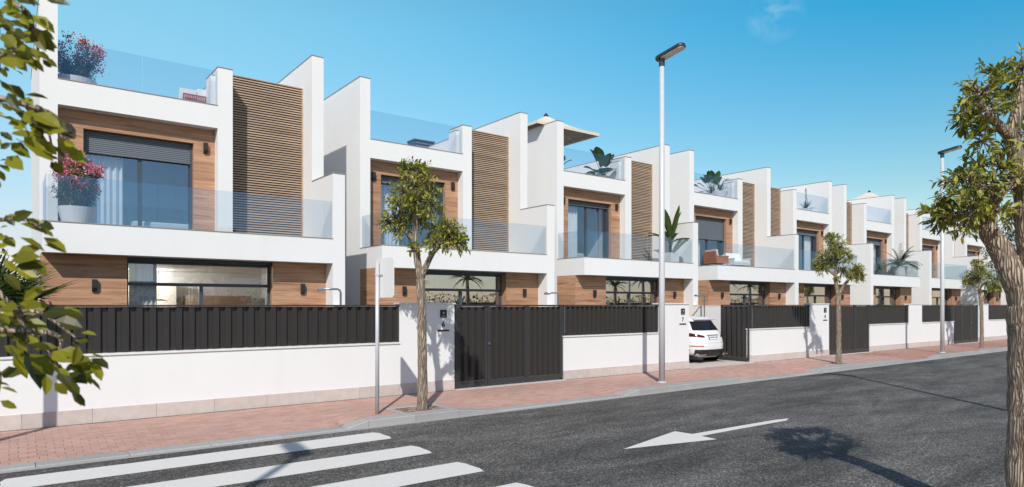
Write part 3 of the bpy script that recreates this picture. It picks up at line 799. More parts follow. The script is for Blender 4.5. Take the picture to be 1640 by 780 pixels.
# walls between the front yards
for i, (x, lab) in enumerate(((7.02, 'white yard wall between the first and second house'), (15.34, 'white yard wall in front of the second house'), (23.62, 'white yard wall behind the white car'))):
    gw = thing('garden_wall', lab, 'garden wall', (x, 12.78, 0), 0, 'white walls between the front yards')
    y1 = (YF1 if i == 0 else YF) - 12.78 - .02
    B(0, .16, 0, y1, 0, 1.86).build('wall', 'render', gw); B(-.015, .175, -.0, y1, 1.86, 1.89).build('coping', 'white_coping', gw)
# outdoor showers
def shower():
    s = thing('outdoor_shower', 'x', 'shower', (0, 0, 0), 0, 'outdoor showers in the front yards')
    MB().tube([(0, 0, 0), (0, 0, 2.22), (-.03, 0, 2.28), (-.09, 0, 2.31), (-.50, 0, 2.31)], .028, 8).build('pipe', 'steel', s, smooth=True)
    MB().tube([(-.62, 0, 2.285), (-.42, 0, 2.285)], .045, 8).build('shower_head', 'steel', s)
    return s
S = shower()
for i, (x, y, lab) in enumerate(((6.9, 16.5, 'steel outdoor shower in front of the nearest house'), (15.16, 17.3, 'steel outdoor shower in front of the second house'),
                      (23.3, 17.3, 'steel outdoor shower above the white car'), (31.5, 17.3, 'steel outdoor shower above the number 8 fence'))):
    o = S if i == 0 else copy_tree(S); o.location = (x, y, 0); o['label'] = lab

# ------------------------------------------------------------------ street lamps and sign
def street_lamp():
    s = thing('street_lamp', 'x', 'street lamp', (0, 0, 0), 0, 'pale street lamps with flat heads')
    MB().tube([(0, 0, 0), (0, 0, 2.4), (0, 0, 7.78)], [.076, .072, .058], 20).build('pole', 'pole_grey', s, smooth=True)
    MB().lathe([(.0, 0), (.11, 0), (.11, .012), (.08, .03), (0, .03)], 20).build('base_plate', 'pole_grey', s)
    MB().box(-.035, .035, .05, .06, .5, .95) if False else None
    MB().lathe([(0, 7.74), (.07, 7.74), (.075, 7.9), (.03, 7.94), (0, 7.94)], 16).build('lamp_joint', 'lamp_head', s)
    # flat rounded head reaching out towards the road, tilted up a little
    pts = []
    for k in range(24):
        a = 2 * math.pi * k / 24; cx = .135 * math.copysign(abs(math.cos(a)) ** .8, math.cos(a)); cyy = .135 * math.copysign(abs(math.sin(a)) ** .8, math.sin(a))
        pts.append((cx, cyy - (.55 if math.sin(a) < 0 else -.02)))
    m = MB(); n = len(pts); vs = []
    for z, k in ((-.025, .93), (0, 1), (.04, .98), (.065, .86)): vs += [(x * k, (y + .3) * (.985 if k < .95 else 1) - .3, z) for x, y in pts]
    fs = [tuple(range(n - 1, -1, -1)), tuple(range(3 * n, 4 * n))]
    for r in range(3): fs += [(r * n + i, r * n + (i + 1) % n, (r + 1) * n + (i + 1) % n, (r + 1) * n + i) for i in range(n)]
    m.add(vs, fs); hd = m.build('lamp_head', 'lamp_head', s, smooth=False, loc=(0, 0, 7.94), rot=(R(-9), 0, 0))
    MB().prism([(x * .84, (y + .38) * .80 - .42) for x, y in pts], 2, -.04, -.024).build('lens', 'lamp_lens', hd)
    MB().box(-.05, .05, -.53, .0, .066, .085).build('cooling_fin', 'lamp_head', hd)
    return s
SL = street_lamp()
spots = [(12.72, 10.69, 0, 'tall pale street lamp in front of the number 7 pillar'), (29.49, 10.6, 0, 'farther street lamp, left of the big tree crown'),
         (-.85, 10.85, 0, 'street lamp left of the view by the long fence'), (-2.95, 1.25, 180, 'street lamp on the near pavement left of the camera'), (12.95, 1.55, 180, 'street lamp on the near pavement right of the big tree')]
for i, (x, y, rz, lab) in enumerate(spots):
    o = SL if i == 0 else copy_tree(SL); o.location = (x, y, 0); o.rotation_euler.z = R(rz); o['label'] = lab
sg = thing('road_sign', 'pale road sign seen from behind on a grey pole', 'road sign', (5.1, 10.6, 0))
MB().tube([(0, 0, 0), (0, 0, 2.64)], .034, 14).build('pole', 'galvanised', sg, smooth=True)
pts = []
w2, h2, r_ = .34, .34, .05
for cx, cz, a0 in ((w2 - r_, h2 - r_, 0), (-w2 + r_, h2 - r_, 90), (-w2 + r_, -h2 + r_, 180), (w2 - r_, -h2 + r_, 270)):
    for k in range(5):
        a = R(a0 + 22.5 * k); pts.append((cx + r_ * math.cos(a), 2.365 + cz + r_ * math.sin(a)))
pl = MB().prism([(y - .17, z) for y, z in pts], 0, .05, .066).build('sign_plate', 'white_paint', sg)
MB().box(.034, .05, -.13, .03, 2.41, 2.44).build('bracket', 'galvanised', sg)
MB().lathe([(.035, 2.40), (.042, 2.405), (.042, 2.445), (.035, 2.45)], 14).build('clamp', 'galvanised', sg)

# ------------------------------------------------------------------ trees
LEAVES=[
((0.096, 2.653, 2.9),(0.151, 2.615, 2.893)),((0.06, 2.731, 2.87),(0.115, 2.696, 2.822)),((-0.009, 2.879, 2.904),(0.057, 2.796, 2.876)),((-0.0, 2.641, 2.803),(0.041, 2.636, 2.794)),((0.059, 2.69, 2.808),(0.087, 2.648, 2.739)),((0.106, 2.931, 2.848),(0.132, 2.909, 2.839)),((0.077, 2.893, 2.829),(0.127, 2.854, 2.817)),((0.046, 2.842, 2.795),(0.079, 2.791, 2.748)),((0.057, 2.832, 2.755),(0.094, 2.832, 2.719)),((0.076, 2.776, 2.765),(0.107, 2.77, 2.743)),((0.018, 2.876, 2.787),(0.057, 2.813, 2.742)),((-0.0, 2.922, 2.786),(0.043, 2.897, 2.732)),((-0.021, 2.766, 2.718),(0.008, 2.708, 2.681)),((0.009, 2.956, 2.741),(0.036, 2.933, 2.725)),((-0.018, 2.921, 2.731),(-0.0, 2.936, 2.728)),((-0.027, 2.926, 2.731),(-0.007, 2.942, 2.706)),((-0.026, 2.805, 2.653),(0.004, 2.805, 2.622)),((-0.013, 2.814, 2.648),(0.039, 2.807, 2.607)),((0.027, 2.947, 2.634),(0.061, 2.891, 2.618)),((-0.021, 2.703, 2.777),(0.012, 2.657, 2.734)),((-0.018, 3.014, 2.862),(0.032, 2.971, 2.808)),((-0.027, 2.893, 2.921),(0.009, 2.851, 2.915)),((0.017, 2.814, 2.937),(0.073, 2.763, 2.926)),((-0.017, 2.782, 2.91),(0.021, 2.759, 2.902)),((0.031, 2.833, 2.915),(0.058, 2.843, 2.887)),((0.027, 2.873, 2.878),(0.067, 2.875, 2.866)),((0.068, 2.907, 2.854),(0.124, 2.902, 2.843)),((-0.027, 2.909, 2.904),(-0.0, 2.864, 2.846)),((-0.027, 2.981, 2.621),(0.005, 2.992, 2.601)),((-0.0, 2.977, 2.619),(0.032, 2.958, 2.592)),((0.062, 2.858, 2.585),(0.093, 2.813, 2.574)),((0.1, 2.874, 2.573),(0.129, 2.857, 2.566)),((0.038, 2.715, 2.536),(0.067, 2.66, 2.498)),((-0.014, 2.968, 2.962),(0.032, 2.971, 2.958)),((0.012, 2.66, 2.843),(0.05, 2.655, 2.805)),((-0.034, 2.817, 2.843),(0.004, 2.762, 2.824)),((-0.034, 2.773, 2.749),(-0.0, 2.767, 2.739)),((0.032, 2.941, 2.874),(0.074, 2.875, 2.834)),((-0.0, 2.868, 2.853),(0.035, 2.807, 2.814)),((-0.027, 2.927, 2.56),(0.016, 2.882, 2.544)),((0.016, 2.956, 2.587),(0.061, 2.958, 2.575)),((0.094, 2.756, 2.542),(0.127, 2.768, 2.547)),((0.061, 2.707, 2.518),(0.14, 2.615, 2.48)),((0.09, 2.794, 2.523),(0.099, 2.752, 2.489)),((0.095, 2.639, 2.465),(0.139, 2.598, 2.47)),((0.018, 2.852, 2.471),(0.047, 2.805, 2.453)),((0.022, 2.636, 2.422),(0.039, 2.65, 2.403)),((0.041, 2.724, 2.481),(0.056, 2.746, 2.462)),((0.071, 2.92, 2.513),(0.098, 2.89, 2.487)),((0.083, 2.747, 2.453),(0.122, 2.719, 2.415)),((0.087, 2.813, 2.454),(0.106, 2.806, 2.428)),((0.107, 2.766, 2.408),(0.131, 2.756, 2.403)),((0.118, 2.901, 2.416),(0.14, 2.885, 2.378)),((0.129, 2.701, 2.477),(0.168, 2.688, 2.471)),((0.141, 2.619, 2.437),(0.165, 2.586, 2.421)),((0.166, 2.879, 2.471),(0.208, 2.849, 2.447)),((0.167, 2.716, 2.427),(0.196, 2.657, 2.388)),((-0.026, 2.812, 2.482),(0.005, 2.795, 2.458)),((-0.024, 2.663, 2.396),(-0.0, 2.653, 2.416)),((-0.008, 2.881, 2.413),(0.029, 2.82, 2.371)),((-0.027, 2.893, 2.399),(-0.011, 2.878, 2.402)),((-0.027, 2.913, 2.389),(-0.003, 2.883, 2.367)),((-0.027, 2.923, 2.371),(-0.016, 2.933, 2.337)),((0.01, 2.637, 2.451),(0.038, 2.583, 2.435)),((-0.005, 2.895, 2.529),(0.038, 2.897, 2.544)),((0.05, 2.693, 2.501),(0.085, 2.663, 2.475)),((-0.011, 2.868, 2.209),(0.01, 2.838, 2.177)),((0.005, 2.77, 2.183),(0.051, 2.721, 2.207)),((0.046, 2.741, 2.18),(0.085, 2.719, 2.178)),((0.053, 2.709, 2.155),(0.111, 2.656, 2.135)),((0.081, 2.866, 2.179),(0.114, 2.805, 2.169)),((0.092, 2.781, 2.132),(0.153, 2.752, 2.09)),((0.005, 2.749, 2.047),(0.068, 2.681, 2.062)),((-0.016, 2.952, 2.139),(0.011, 2.911, 2.11)),((-0.025, 2.726, 2.151),(-0.008, 2.708, 2.157)),((-0.043, 2.932, 2.142),(-0.005, 2.873, 2.127)),((-0.036, 2.785, 2.092),(-0.01, 2.753, 2.098)),((0.002, 2.949, 2.073),(0.07, 2.893, 2.073)),((-0.027, 2.979, 2.089),(-0.01, 2.941, 2.083)),((-0.014, 2.774, 2.049),(0.016, 2.762, 2.014)),((0.02, 2.955, 2.03),(0.076, 2.908, 1.993)),((-0.025, 2.74, 1.89),(0.002, 2.691, 1.883)),((-0.009, 2.843, 1.903),(0.016, 2.8, 1.889)),((0.034, 2.914, 1.874),(0.103, 2.888, 1.9)),((0.083, 2.643, 1.869),(0.144, 2.579, 1.876)),((0.122, 2.848, 1.844),(0.197, 2.802, 1.826)),((-0.001, 2.941, 1.83),(0.049, 2.891, 1.845)),((-0.025, 2.704, 1.869),(-0.003, 2.672, 1.843)),((-0.027, 2.956, 1.823),(-0.004, 2.921, 1.812)),((0.008, 2.761, 1.806),(0.041, 2.73, 1.786)),((0.03, 2.772, 1.784),(0.074, 2.731, 1.778)),((0.05, 2.945, 1.806),(0.1, 2.882, 1.803)),((0.123, 2.545, 1.791),(0.151, 2.557, 1.803)),((0.177, 2.834, 1.762),(0.23, 2.83, 1.776)),((0.061, 2.754, 1.756),(0.124, 2.74, 1.758)),((0.044, 2.952, 1.731),(0.094, 2.894, 1.618)),((0.055, 2.876, 1.728),(0.12, 2.852, 1.66)),((0.209, 2.727, 1.744),(0.238, 2.707, 1.73)),((0.216, 2.582, 1.724),(0.256, 2.539, 1.698)),((0.16, 2.601, 1.712),(0.201, 2.537, 1.725)),((0.15, 2.744, 1.674),(0.178, 2.707, 1.693)),((0.193, 2.795, 1.675),(0.246, 2.721, 1.678)),((0.207, 2.82, 1.669),(0.235, 2.813, 1.619)),((0.22, 2.818, 1.638),(0.264, 2.814, 1.598)),((0.115, 2.888, 1.695),(0.157, 2.862, 1.65)),((0.113, 2.556, 1.652),(0.145, 2.55, 1.617)),((0.126, 2.606, 1.687),(0.152, 2.571, 1.647)),((0.146, 2.775, 1.643),(0.192, 2.742, 1.592)),((0.166, 2.666, 1.602),(0.205, 2.67, 1.56)),((-0.026, 2.887, 1.666),(0.025, 2.836, 1.667)),((-0.025, 2.751, 1.629),(0.019, 2.745, 1.613)),((-0.026, 2.836, 1.575),(0.016, 2.825, 1.549)),((0.113, 2.684, 1.744),(0.155, 2.628, 1.717)),((-0.049, 2.875, 1.854),(-0.015, 2.873, 1.867)),((-0.046, 2.736, 1.788),(-0.009, 2.73, 1.78)),((-0.016, 2.995, 1.754),(0.026, 2.987, 1.723)),]
STEMS=[
[(-0.144, 2.934, 3.064),(-0.026, 2.87, 2.967),(0.051, 2.836, 2.911),(0.069, 2.848, 2.844),(0.082, 2.863, 2.786)],
[(-0.128, 2.922, 2.809),(-0.026, 2.87, 2.86),(0.042, 2.843, 2.825),(0.103, 2.822, 2.811)],
[(-0.128, 2.922, 2.66),(-0.026, 2.87, 2.753),(0.016, 2.862, 2.782)],
[(-0.128, 2.922, 2.575),(-0.026, 2.87, 2.603),(0.042, 2.843, 2.592),(0.095, 2.828, 2.55),(0.12, 2.834, 2.45)],
[(0.042, 2.793, 2.58),(0.127, 2.753, 2.5),(0.171, 2.745, 2.447)],
[(-0.128, 2.922, 2.193),(-0.026, 2.87, 2.192),(0.051, 2.836, 2.192),(0.103, 2.822, 2.147)],
[(-0.144, 2.934, 2.045),(-0.026, 2.87, 1.939),(0.051, 2.836, 1.81),(0.129, 2.802, 1.7),(0.166, 2.799, 1.61)],
[(0.05, 2.787, 1.811),(0.144, 2.74, 1.736),(0.214, 2.712, 1.702)],
[(-0.128, 2.922, 1.939),(-0.026, 2.87, 1.875),(0.077, 2.817, 1.875),(0.182, 2.762, 1.787)],
[(-0.128, 2.922, 1.684),(-0.06, 2.896, 1.693),(-0.027, 2.895, 1.658),(-0.035, 2.927, 1.569)],
]
LIMBS={
'trunk':[(7.001, 1.842, -0.341, 0.175),(7.001, 1.842, 0.761, 0.162),(6.997, 1.845, 1.514, 0.15),(6.988, 1.852, 1.89, 0.158)],
'a':[(6.984, 1.855, 1.89, 0.135),(6.923, 1.927, 2.16, 0.112),(6.855, 2.015, 2.378, 0.09),(6.778, 2.074, 2.552, 0.072),(6.727, 2.05, 2.751, 0.05),(6.651, 1.982, 2.915, 0.03)],
'a2':[(6.778, 2.074, 2.552, 0.07),(6.732, 2.172, 2.645, 0.04),(6.658, 2.291, 2.69, 0.022),(6.604, 2.394, 2.697, 0.01)],
'a3':[(6.719, 2.056, 2.67, 0.05),(6.475, 2.053, 2.833, 0.03),(6.367, 2.072, 3.006, 0.015)],
'b':[(6.993, 1.848, 1.89, 0.13),(6.953, 1.816, 2.21, 0.105),(6.857, 1.825, 2.63, 0.085),(6.82, 1.854, 2.947, 0.072),(6.782, 1.883, 3.158, 0.062),(6.761, 1.899, 3.327, 0.058),(6.794, 1.873, 3.581, 0.045),(6.836, 1.841, 3.845, 0.025)],
'b2':[(6.761, 1.899, 3.317, 0.06),(6.629, 1.936, 3.378, 0.045),(6.487, 1.981, 3.473, 0.03),(6.358, 2.016, 3.587, 0.015)],
'b3':[(6.803, 1.867, 2.937, 0.05),(6.599, 1.896, 2.877, 0.035),(6.43, 1.899, 2.757, 0.02)],
'b4':[(6.786, 1.88, 3.095, 0.06),(7.189, 1.824, 3.34, 0.05),(7.532, 1.753, 3.686, 0.03)],
'b5':[(6.836, 1.841, 2.63, 0.08),(7.255, 1.775, 2.93, 0.055),(7.557, 1.671, 3.226, 0.035)],
'b6':[(6.629, 1.936, 3.378, 0.03),(6.819, 2.106, 3.433, 0.018),(6.812, 2.236, 3.504, 0.01)],
}
CLUMPS=[(6.582, 2.16, 2.993, 0.161),(6.601, 2.271, 2.766, 0.151),(6.517, 2.021, 2.885, 0.151),(6.553, 2.371, 2.674, 0.108),(6.375, 2.066, 2.669, 0.14),(6.668, 1.969, 3.063, 0.129),(6.665, 1.846, 2.928, 0.129),(6.457, 1.941, 2.688, 0.118),(6.781, 2.26, 2.602, 0.097),(6.758, 2.152, 3.138, 0.118),(7.114, 2.007, 2.697, 0.097),(6.433, 2.022, 3.655, 0.14),(6.772, 2.204, 3.722, 0.108),(6.437, 2.145, 3.528, 0.086),(6.559, 2.052, 3.285, 0.086),(6.863, 2.073, 3.915, 0.097),(6.457, 1.941, 3.526, 0.129),(6.714, 2.185, 3.597, 0.129),(6.906, 2.039, 3.778, 0.118),(6.761, 1.899, 3.803, 0.129),(6.95, 1.881, 3.944, 0.129),(6.901, 2.169, 3.476, 0.108),(6.658, 2.228, 3.499, 0.097),(7.158, 1.974, 3.66, 0.118),(7.247, 1.906, 3.782, 0.151),(7.424, 1.772, 3.671, 0.215),(7.513, 1.704, 3.281, 0.215),(7.255, 1.775, 2.984, 0.188),(6.797, 1.746, 3.318, 0.14),(7.107, 1.51, 3.395, 0.215),(6.549, 2.311, 2.738, 0.108),(6.462, 2.377, 2.7, 0.086),(6.416, 2.161, 2.841, 0.129),(6.384, 2.059, 2.747, 0.118),(6.863, 2.073, 2.957, 0.118),(6.95, 2.006, 3.258, 0.075),(6.68, 2.274, 3.021, 0.086),(7.023, 1.826, 3.923, 0.14),(7.342, 1.709, 3.915, 0.194),(7.256, 1.9, 3.142, 0.129)]
TREE_LIMBS={
'trunk':[(-0.001, 0.0, -0.034, 0.105),(0.009, -0.007, 0.627, 0.088),(-0.001, 0.0, 1.766, 0.081),(-0.019, 0.014, 2.369, 0.078)],
'a':[(-0.019, 0.014, 2.369, 0.07),(-0.073, 0.055, 2.791, 0.062),(-0.1, 0.076, 3.132, 0.054),(-0.082, 0.062, 3.588, 0.042),(-0.052, 0.164, 4.061, 0.03),(-0.097, 0.199, 4.429, 0.012)],
'b':[(-0.019, 0.014, 2.369, 0.066),(0.058, -0.17, 2.727, 0.052),(0.14, -0.295, 2.915, 0.038),(0.257, -0.447, 3.022, 0.028),(0.4, -0.555, 3.202, 0.012)],
'c':[(-0.109, 0.083, 3.076, 0.045),(-0.183, 0.327, 3.286, 0.03),(-0.284, 0.529, 3.414, 0.015)],
'd':[(-0.082, 0.062, 3.531, 0.04),(-0.028, -0.23, 3.762, 0.025),(0.063, -0.425, 3.902, 0.012)],
'e':[(-0.082, 0.062, 3.645, 0.04),(-0.302, 0.103, 3.89, 0.02),(-0.433, 0.14, 4.04, 0.01)],
'f':[(-0.073, 0.055, 2.905, 0.03),(0.253, 0.121, 3.216, 0.02),(0.409, 0.066, 3.373, 0.01)],
}
TREE_CLUMPS=[(-0.109, 0.083, 4.158, 0.342),(-0.35, 0.014, 3.952, 0.273),(0.122, 0.032, 4.004, 0.296),(-0.207, -0.094, 3.762, 0.342),(-0.026, -0.358, 3.679, 0.228),(-0.233, 0.428, 3.79, 0.205),(0.062, 0.204, 4.403, 0.205),(-0.152, 0.241, 4.383, 0.159),(0.012, 0.304, 3.565, 0.251),(-0.242, 0.56, 3.513, 0.228),(-0.399, 0.554, 3.431, 0.159),(-0.164, 0.438, 3.321, 0.205),(0.248, -0.44, 3.134, 0.273),(0.436, -0.457, 3.122, 0.205),(0.357, -0.02, 3.246, 0.228),(0.231, -0.615, 3.296, 0.182),(0.063, -0.425, 2.991, 0.171),(0.186, 0.235, 3.513, 0.182),(0.453, -0.596, 3.0, 0.137),(-0.158, -0.006, 2.919, 0.08)]

def leafy_twig(m, p, d, L, leafL, rn, sink=None, n=9):
    # alternate leaflets along a drooping twig; sink collects leaf placements instead of faces
    d = d.normalized(); ax = d.cross(Vector((rn.uniform(-1, 1), rn.uniform(-1, 1), .4))).normalized()
    for i in range(n):
        u = (i + .6) / n; q = p + d * (L * u) + Vector((0, 0, -.18 * L * u * u)); s = 1 if i % 2 else -1
        ld = d * .75 + ax * (s * .85) + Vector((rn.uniform(-.3, .3), rn.uniform(-.3, .3), rn.uniform(-.5, .15)))
        nn = Vector((rn.uniform(-.5, .5), rn.uniform(-.5, .5), 1)).normalized()
        if rn.random() < .3: nn = Vector((rn.uniform(-1, 1), rn.uniform(-1, 1), rn.uniform(-.3, 1))).normalized()
        ll = leafL * rn.uniform(.7, 1.15) * (1 - .25 * u)
        if sink is not None: sink.append((q, ld.normalized(), nn, ll, rn.random()))
        else: m.leaf(q, ld, nn, ll, ll * .40, .15, rn.random())
    if n >= 6: ld = d; m_ = (p + d * L + Vector((0, 0, -.18 * L)), d, Vector((0, 0, 1)), leafL * .9, rn.random())
def clump_twigs(m, tw, c, r, rn, per, leafL, sink=None, hull=None):
    c = Vector(c[:3])
    for i in range(per):
        dv = Vector((rn.gauss(0, 1), rn.gauss(0, 1), rn.gauss(0, .8) + .15)).normalized()
        st = c + dv * r * rn.uniform(0, .75)
        L = r * rn.uniform(.45, .8)
        leafy_twig(m, st, dv + Vector((0, 0, .15)), L, leafL, rn, sink, n=max(5, int(L / (leafL * .30))))
        tw.tube([c + dv * r * .02, st, st + dv.normalized() * L + Vector((0, 0, -.1 * L))], [.008, .006, .002], 4, cap=False)
def limbs_mesh(limbs, names, n, rough, seed, sub=5):
    m = MB()
    for k in names:
        p, r = smooth_path(limbs[k], sub); m.tube(p, r, n, True, rough, seed)
    return m
def slim_tree(label, loc):
    t = thing('street_tree', label, 'tree', loc, 0, 'slim street trees along the pavement')
    limbs_mesh(TREE_LIMBS, ['trunk', 'a', 'b'], 18, .10, 3, 8).build('trunk', 'bark', t, smooth=True)
    tw = limbs_mesh(TREE_LIMBS, ['c', 'd', 'e', 'f'], 8, .08, 5)
    rn = random.Random(11); m = MB()
    for (x, y, z, r) in TREE_CLUMPS: clump_twigs(m, tw, (x, y, z), r * 1.05, rn, int(13 + 95 * r), .115)
    tw.build('branch', 'bark', t, smooth=True)
    m.build('crown', 'leaf', t, kind='stuff')
    return t
ST = slim_tree('slim street tree beside the number 6, with forked trunk', (5.99, 10.61, 0))
for x, y, s, rz, lab in ((21.42, 10.70, .93, 8, 'slim street tree in front of the number 8 gate'), (34.2, 10.75, .86, -12, 'slim street tree farthest along the pavement'), (49.5, 10.75, .9, 25, 'slim street tree hidden behind the big tree trunk')):
    o = copy_tree(ST); o.location = (x, y, 0); o.scale = (s, s, s * 1.0); o.rotation_euler.z = R(rz); o['label'] = lab

# big tree at the right edge
bt = thing('large_tree', 'big rough barked tree at the right edge of the picture', 'tree', (7.0, 1.85, 0))
def rel(seq, o): return [(p[0] - o[0], p[1] - o[1], p[2] - o[2]) + tuple(p[3:]) for p in seq]
BL = {k: rel(v, (7.0, 1.85, 0)) for k, v in LIMBS.items()}
m = limbs_mesh(BL, ['trunk', 'a', 'b'], 40, .16, 2, 14); m.build('trunk', 'bark', bt, smooth=True)
tw = limbs_mesh(BL, ['a2', 'a3', 'b2', 'b3', 'b4', 'b5', 'b6'], 10, .08, 4)
rn = random.Random(5); sink = []
for c in rel(CLUMPS, (7.0, 1.85, 0)):
    clump_twigs(None, tw, c, c[3] * 1.22, rn, int(10 + 66 * c[3]), .090, sink)
tw.build('branch', 'bark', bt, smooth=True)
def leaf_cost(s):
    v = view(s[0].x + 7.0, s[0].y + 1.85, s[0].z)
    return (v[2] if v and 0 < v[0] < 1640 and 0 < v[1] < 780 else 99) - s[3] * 20
sink.sort(key=leaf_cost)
mm = MB(); mm.leaf((0, 0, 0), (1, 0, 0), (0, 0, 1), 1, .36, .15, 0); leaf_me = mm.mesh('leaf', 'leaf')
mm = MB(); mm.leaf((0, 0, 0), (1, 0, 0), (0, 0, 1), 1, .52, .12, 0); near_me = mm.mesh('leaf', 'leaf_near')
def place_leaf(me, parent, q, ld, nn, ll, wk=1.0):
    side = ld.cross(nn).normalized(); up = side.cross(ld).normalized()
    o = bpy.data.objects.new('leaf', me); COL.objects.link(o); o.parent = parent
    o.matrix_local = Matrix.Translation(q) @ Matrix((ld, -side, up)).transposed().to_4x4() @ Matrix.Diagonal((ll, ll * wk, ll, 1))
    return o
for s in sink[:300]: place_leaf(leaf_me, bt, s[0], s[1], s[2], s[3])
m = MB()
for s in sink[300:]: m.leaf(s[0], s[1], s[2], s[3], s[3] * .36, .15, s[4])
m.build('crown', 'leaf', bt, kind='stuff')

# overhanging branches of a tree left of the camera
ft = thing('overhanging_tree', 'leafy branches hanging in at the left edge of the picture', 'tree', (-1.7, 2.1, 0))
O = (-1.7, 2.1, 0)
m = MB(); p, r = smooth_path([(0, 0, 0, .13), (.03, .02, 1.2, .11), (.1, .05, 2.4, .09), (.15, .1, 3.4, .05)], 8); m.tube(p, r, 20, True, .1, 8); m.build('trunk', 'bark', ft, smooth=True)
m = MB()
for st in STEMS:
    a = Vector(rel(st, O)[0]); z0 = max(1.0, min(3.2, a.z - .25))
    pts_ = [(.1, .06, z0, .03), (a.x * .5 + .05, a.y * .5, a.z - .02, .018)]
    k = len(st)
    pts_ += [q + (.008 * (1 - i / k) + .0016,) for i, q in enumerate(rel(st, O))]
    p, r = smooth_path(pts_, 5); m.tube(p, r, 6, True)
m.build('branch', 'bark', ft, smooth=True)
rn = random.Random(9)
for a, b in LEAVES:
    a = Vector(a) - Vector(O); b = Vector(b) - Vector(O); d = b - a; L_ = d.length
    eye = (a - Vector((0 - O[0], 0 - O[1], 1.9))).normalized()
    nn = (-eye * rn.uniform(.5, 1) + Vector((rn.uniform(-.6, .6), rn.uniform(-.6, .6), rn.uniform(.1, .9)))).normalized()
    place_leaf(near_me, ft, a, d.normalized(), nn, L_ * 1.10, rn.uniform(.95, 1.25))
    for _ in range(rn.choice((0, 1, 1, 2))):
        q = a + d * rn.uniform(-.6, .1) + Vector((rn.uniform(-.05, .05), rn.uniform(-.05, .05), rn.uniform(-.04, .05)))
        place_leaf(near_me, ft, q, (d.normalized() + Vector((rn.uniform(-.7, .7), rn.uniform(-.7, .7), rn.uniform(-.6, .4)))).normalized(), nn, L_ * rn.uniform(.8, 1.1), rn.uniform(.9, 1.2))
m = MB(); tw = MB()
for c in ((-.3, .5, 3.3, .5), (.4, .2, 3.5, .5), (0, -.4, 3.2, .5), (.5, .7, 3.3, .35)): clump_twigs(m, tw, c, c[3], rn, 30, .085)
m.build('crown', 'leaf_near', ft, kind='stuff'); tw.build('twig', 'bark', ft)

# dark tree far along the street
dt = thing('dark_tree', 'dark leafy tree at the end of the street, behind the big trunk', 'tree', (53.0, 14.6, 0))
MB().tube([(0, 0, 0), (.1, 0, 2.5), (0, .1, 5)], [.25, .2, .1], 10).build('trunk', 'bark', dt, smooth=True)
m = MB(); rn = random.Random(4); tw = MB()
for i in range(26):
    c = (rn.uniform(-1.6, 1.6), rn.uniform(-1.6, 1.6), rn.uniform(2.6, 7.6)); clump_twigs(m, tw, c, .8, rn, 16, .30)
m.build('crown', 'leaf_dark', dt, kind='stuff'); tw.build('branch', 'bark', dt)

# ------------------------------------------------------------------ plants
def fan_palm(label, loc, h, nf, seed, r=.75):
    t = thing('fan_palm', label, 'palm', loc, 0, 'fan palms behind the long fence')
    rn = random.Random(seed)
    MB().tube([(0, 0, 0), (.02, 0, h * .6), (0, .03, h)], [.11, .10, .08], 10, True, .2, seed).build('trunk', 'bark', t, smooth=True)
    for i in range(nf):
        az = 2 * math.pi * i / nf * 2.4 + rn.uniform(-.3, .3); el = rn.uniform(-.35, 1.15)
        d = Vector((math.cos(az) * math.cos(el), math.sin(az) * math.cos(el), math.sin(el)))
        hub = Vector((0, .03, h)) + d * rn.uniform(.3, .65)
        m = MB(); m.tube([(0, .03, h - .05), hub], [.014, .008], 5)
        side = d.cross(Vector((0, 0, 1))).normalized(); n = 22
        up = side.cross(d)
        for k in range(n):
            a = R(-125 + 250 * k / (n - 1)); dd = d * math.cos(a) + side * math.sin(a) + up * .12
            m.strip(hub, dd, up, r * rn.uniform(.85, 1.05) * (1 - .18 * abs(k / (n - 1) - .5)), .058, .35, 4, .25, lambda u: (1 - u) ** .6 * (.5 + u * .9) if u < 1 else 0)
        m.build('frond', 'leaf_palm', t)
fan_palm('fan palm nearest the first house, spreading over its wooden cladding', (-.15, 14.3, 0), 1.70, 26, 1)
fan_palm('taller fan palm at the left edge behind the leaves', (-1.2, 15.3, 0), 2.75, 26, 2)
fan_palm('low fan palm behind the long fence at the left edge', (-.75, 13.7, 0), 1.45, 20, 3)
hg = thing('hedge', 'dark green hedge behind the fan palms at the left edge', 'hedge', (-3.2, 16.6, 0))
m = MB(); rn = random.Random(12)
for i in range(5200):
    m.leaf((rn.uniform(-4.2, 3.25), rn.uniform(-.6, .6), rn.uniform(.3, 2.75 + .35 * math.sin(i * .37))), (rn.gauss(0, 1), rn.gauss(0, 1), rn.gauss(.2, .8)), (rn.gauss(0, .5), -.6, 1), .16, .08, 0, rn.random())
for k in range(9): MB().tube([(-3.9 + .85 * k, 0, 0), (-3.85 + .85 * k, .1, 1.2), (-3.9 + .85 * k, 0, 2.0)], [.04, .03, .01], 6).build('stem', 'bark', hg)
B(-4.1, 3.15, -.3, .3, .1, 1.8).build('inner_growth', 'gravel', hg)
m.build('foliage', 'leaf_dark', hg, kind='stuff')
def pot(parent, prof, mat='pot_white', soil=None):
    MB().lathe(prof, 28).build('pot', mat, parent, smooth=False)
    if soil: MB().lathe([(0, soil[1] - .02), (soil[0], soil[1] - .02), (soil[0], soil[1]), (0, soil[1])], 20).build('soil', 'soil', parent)
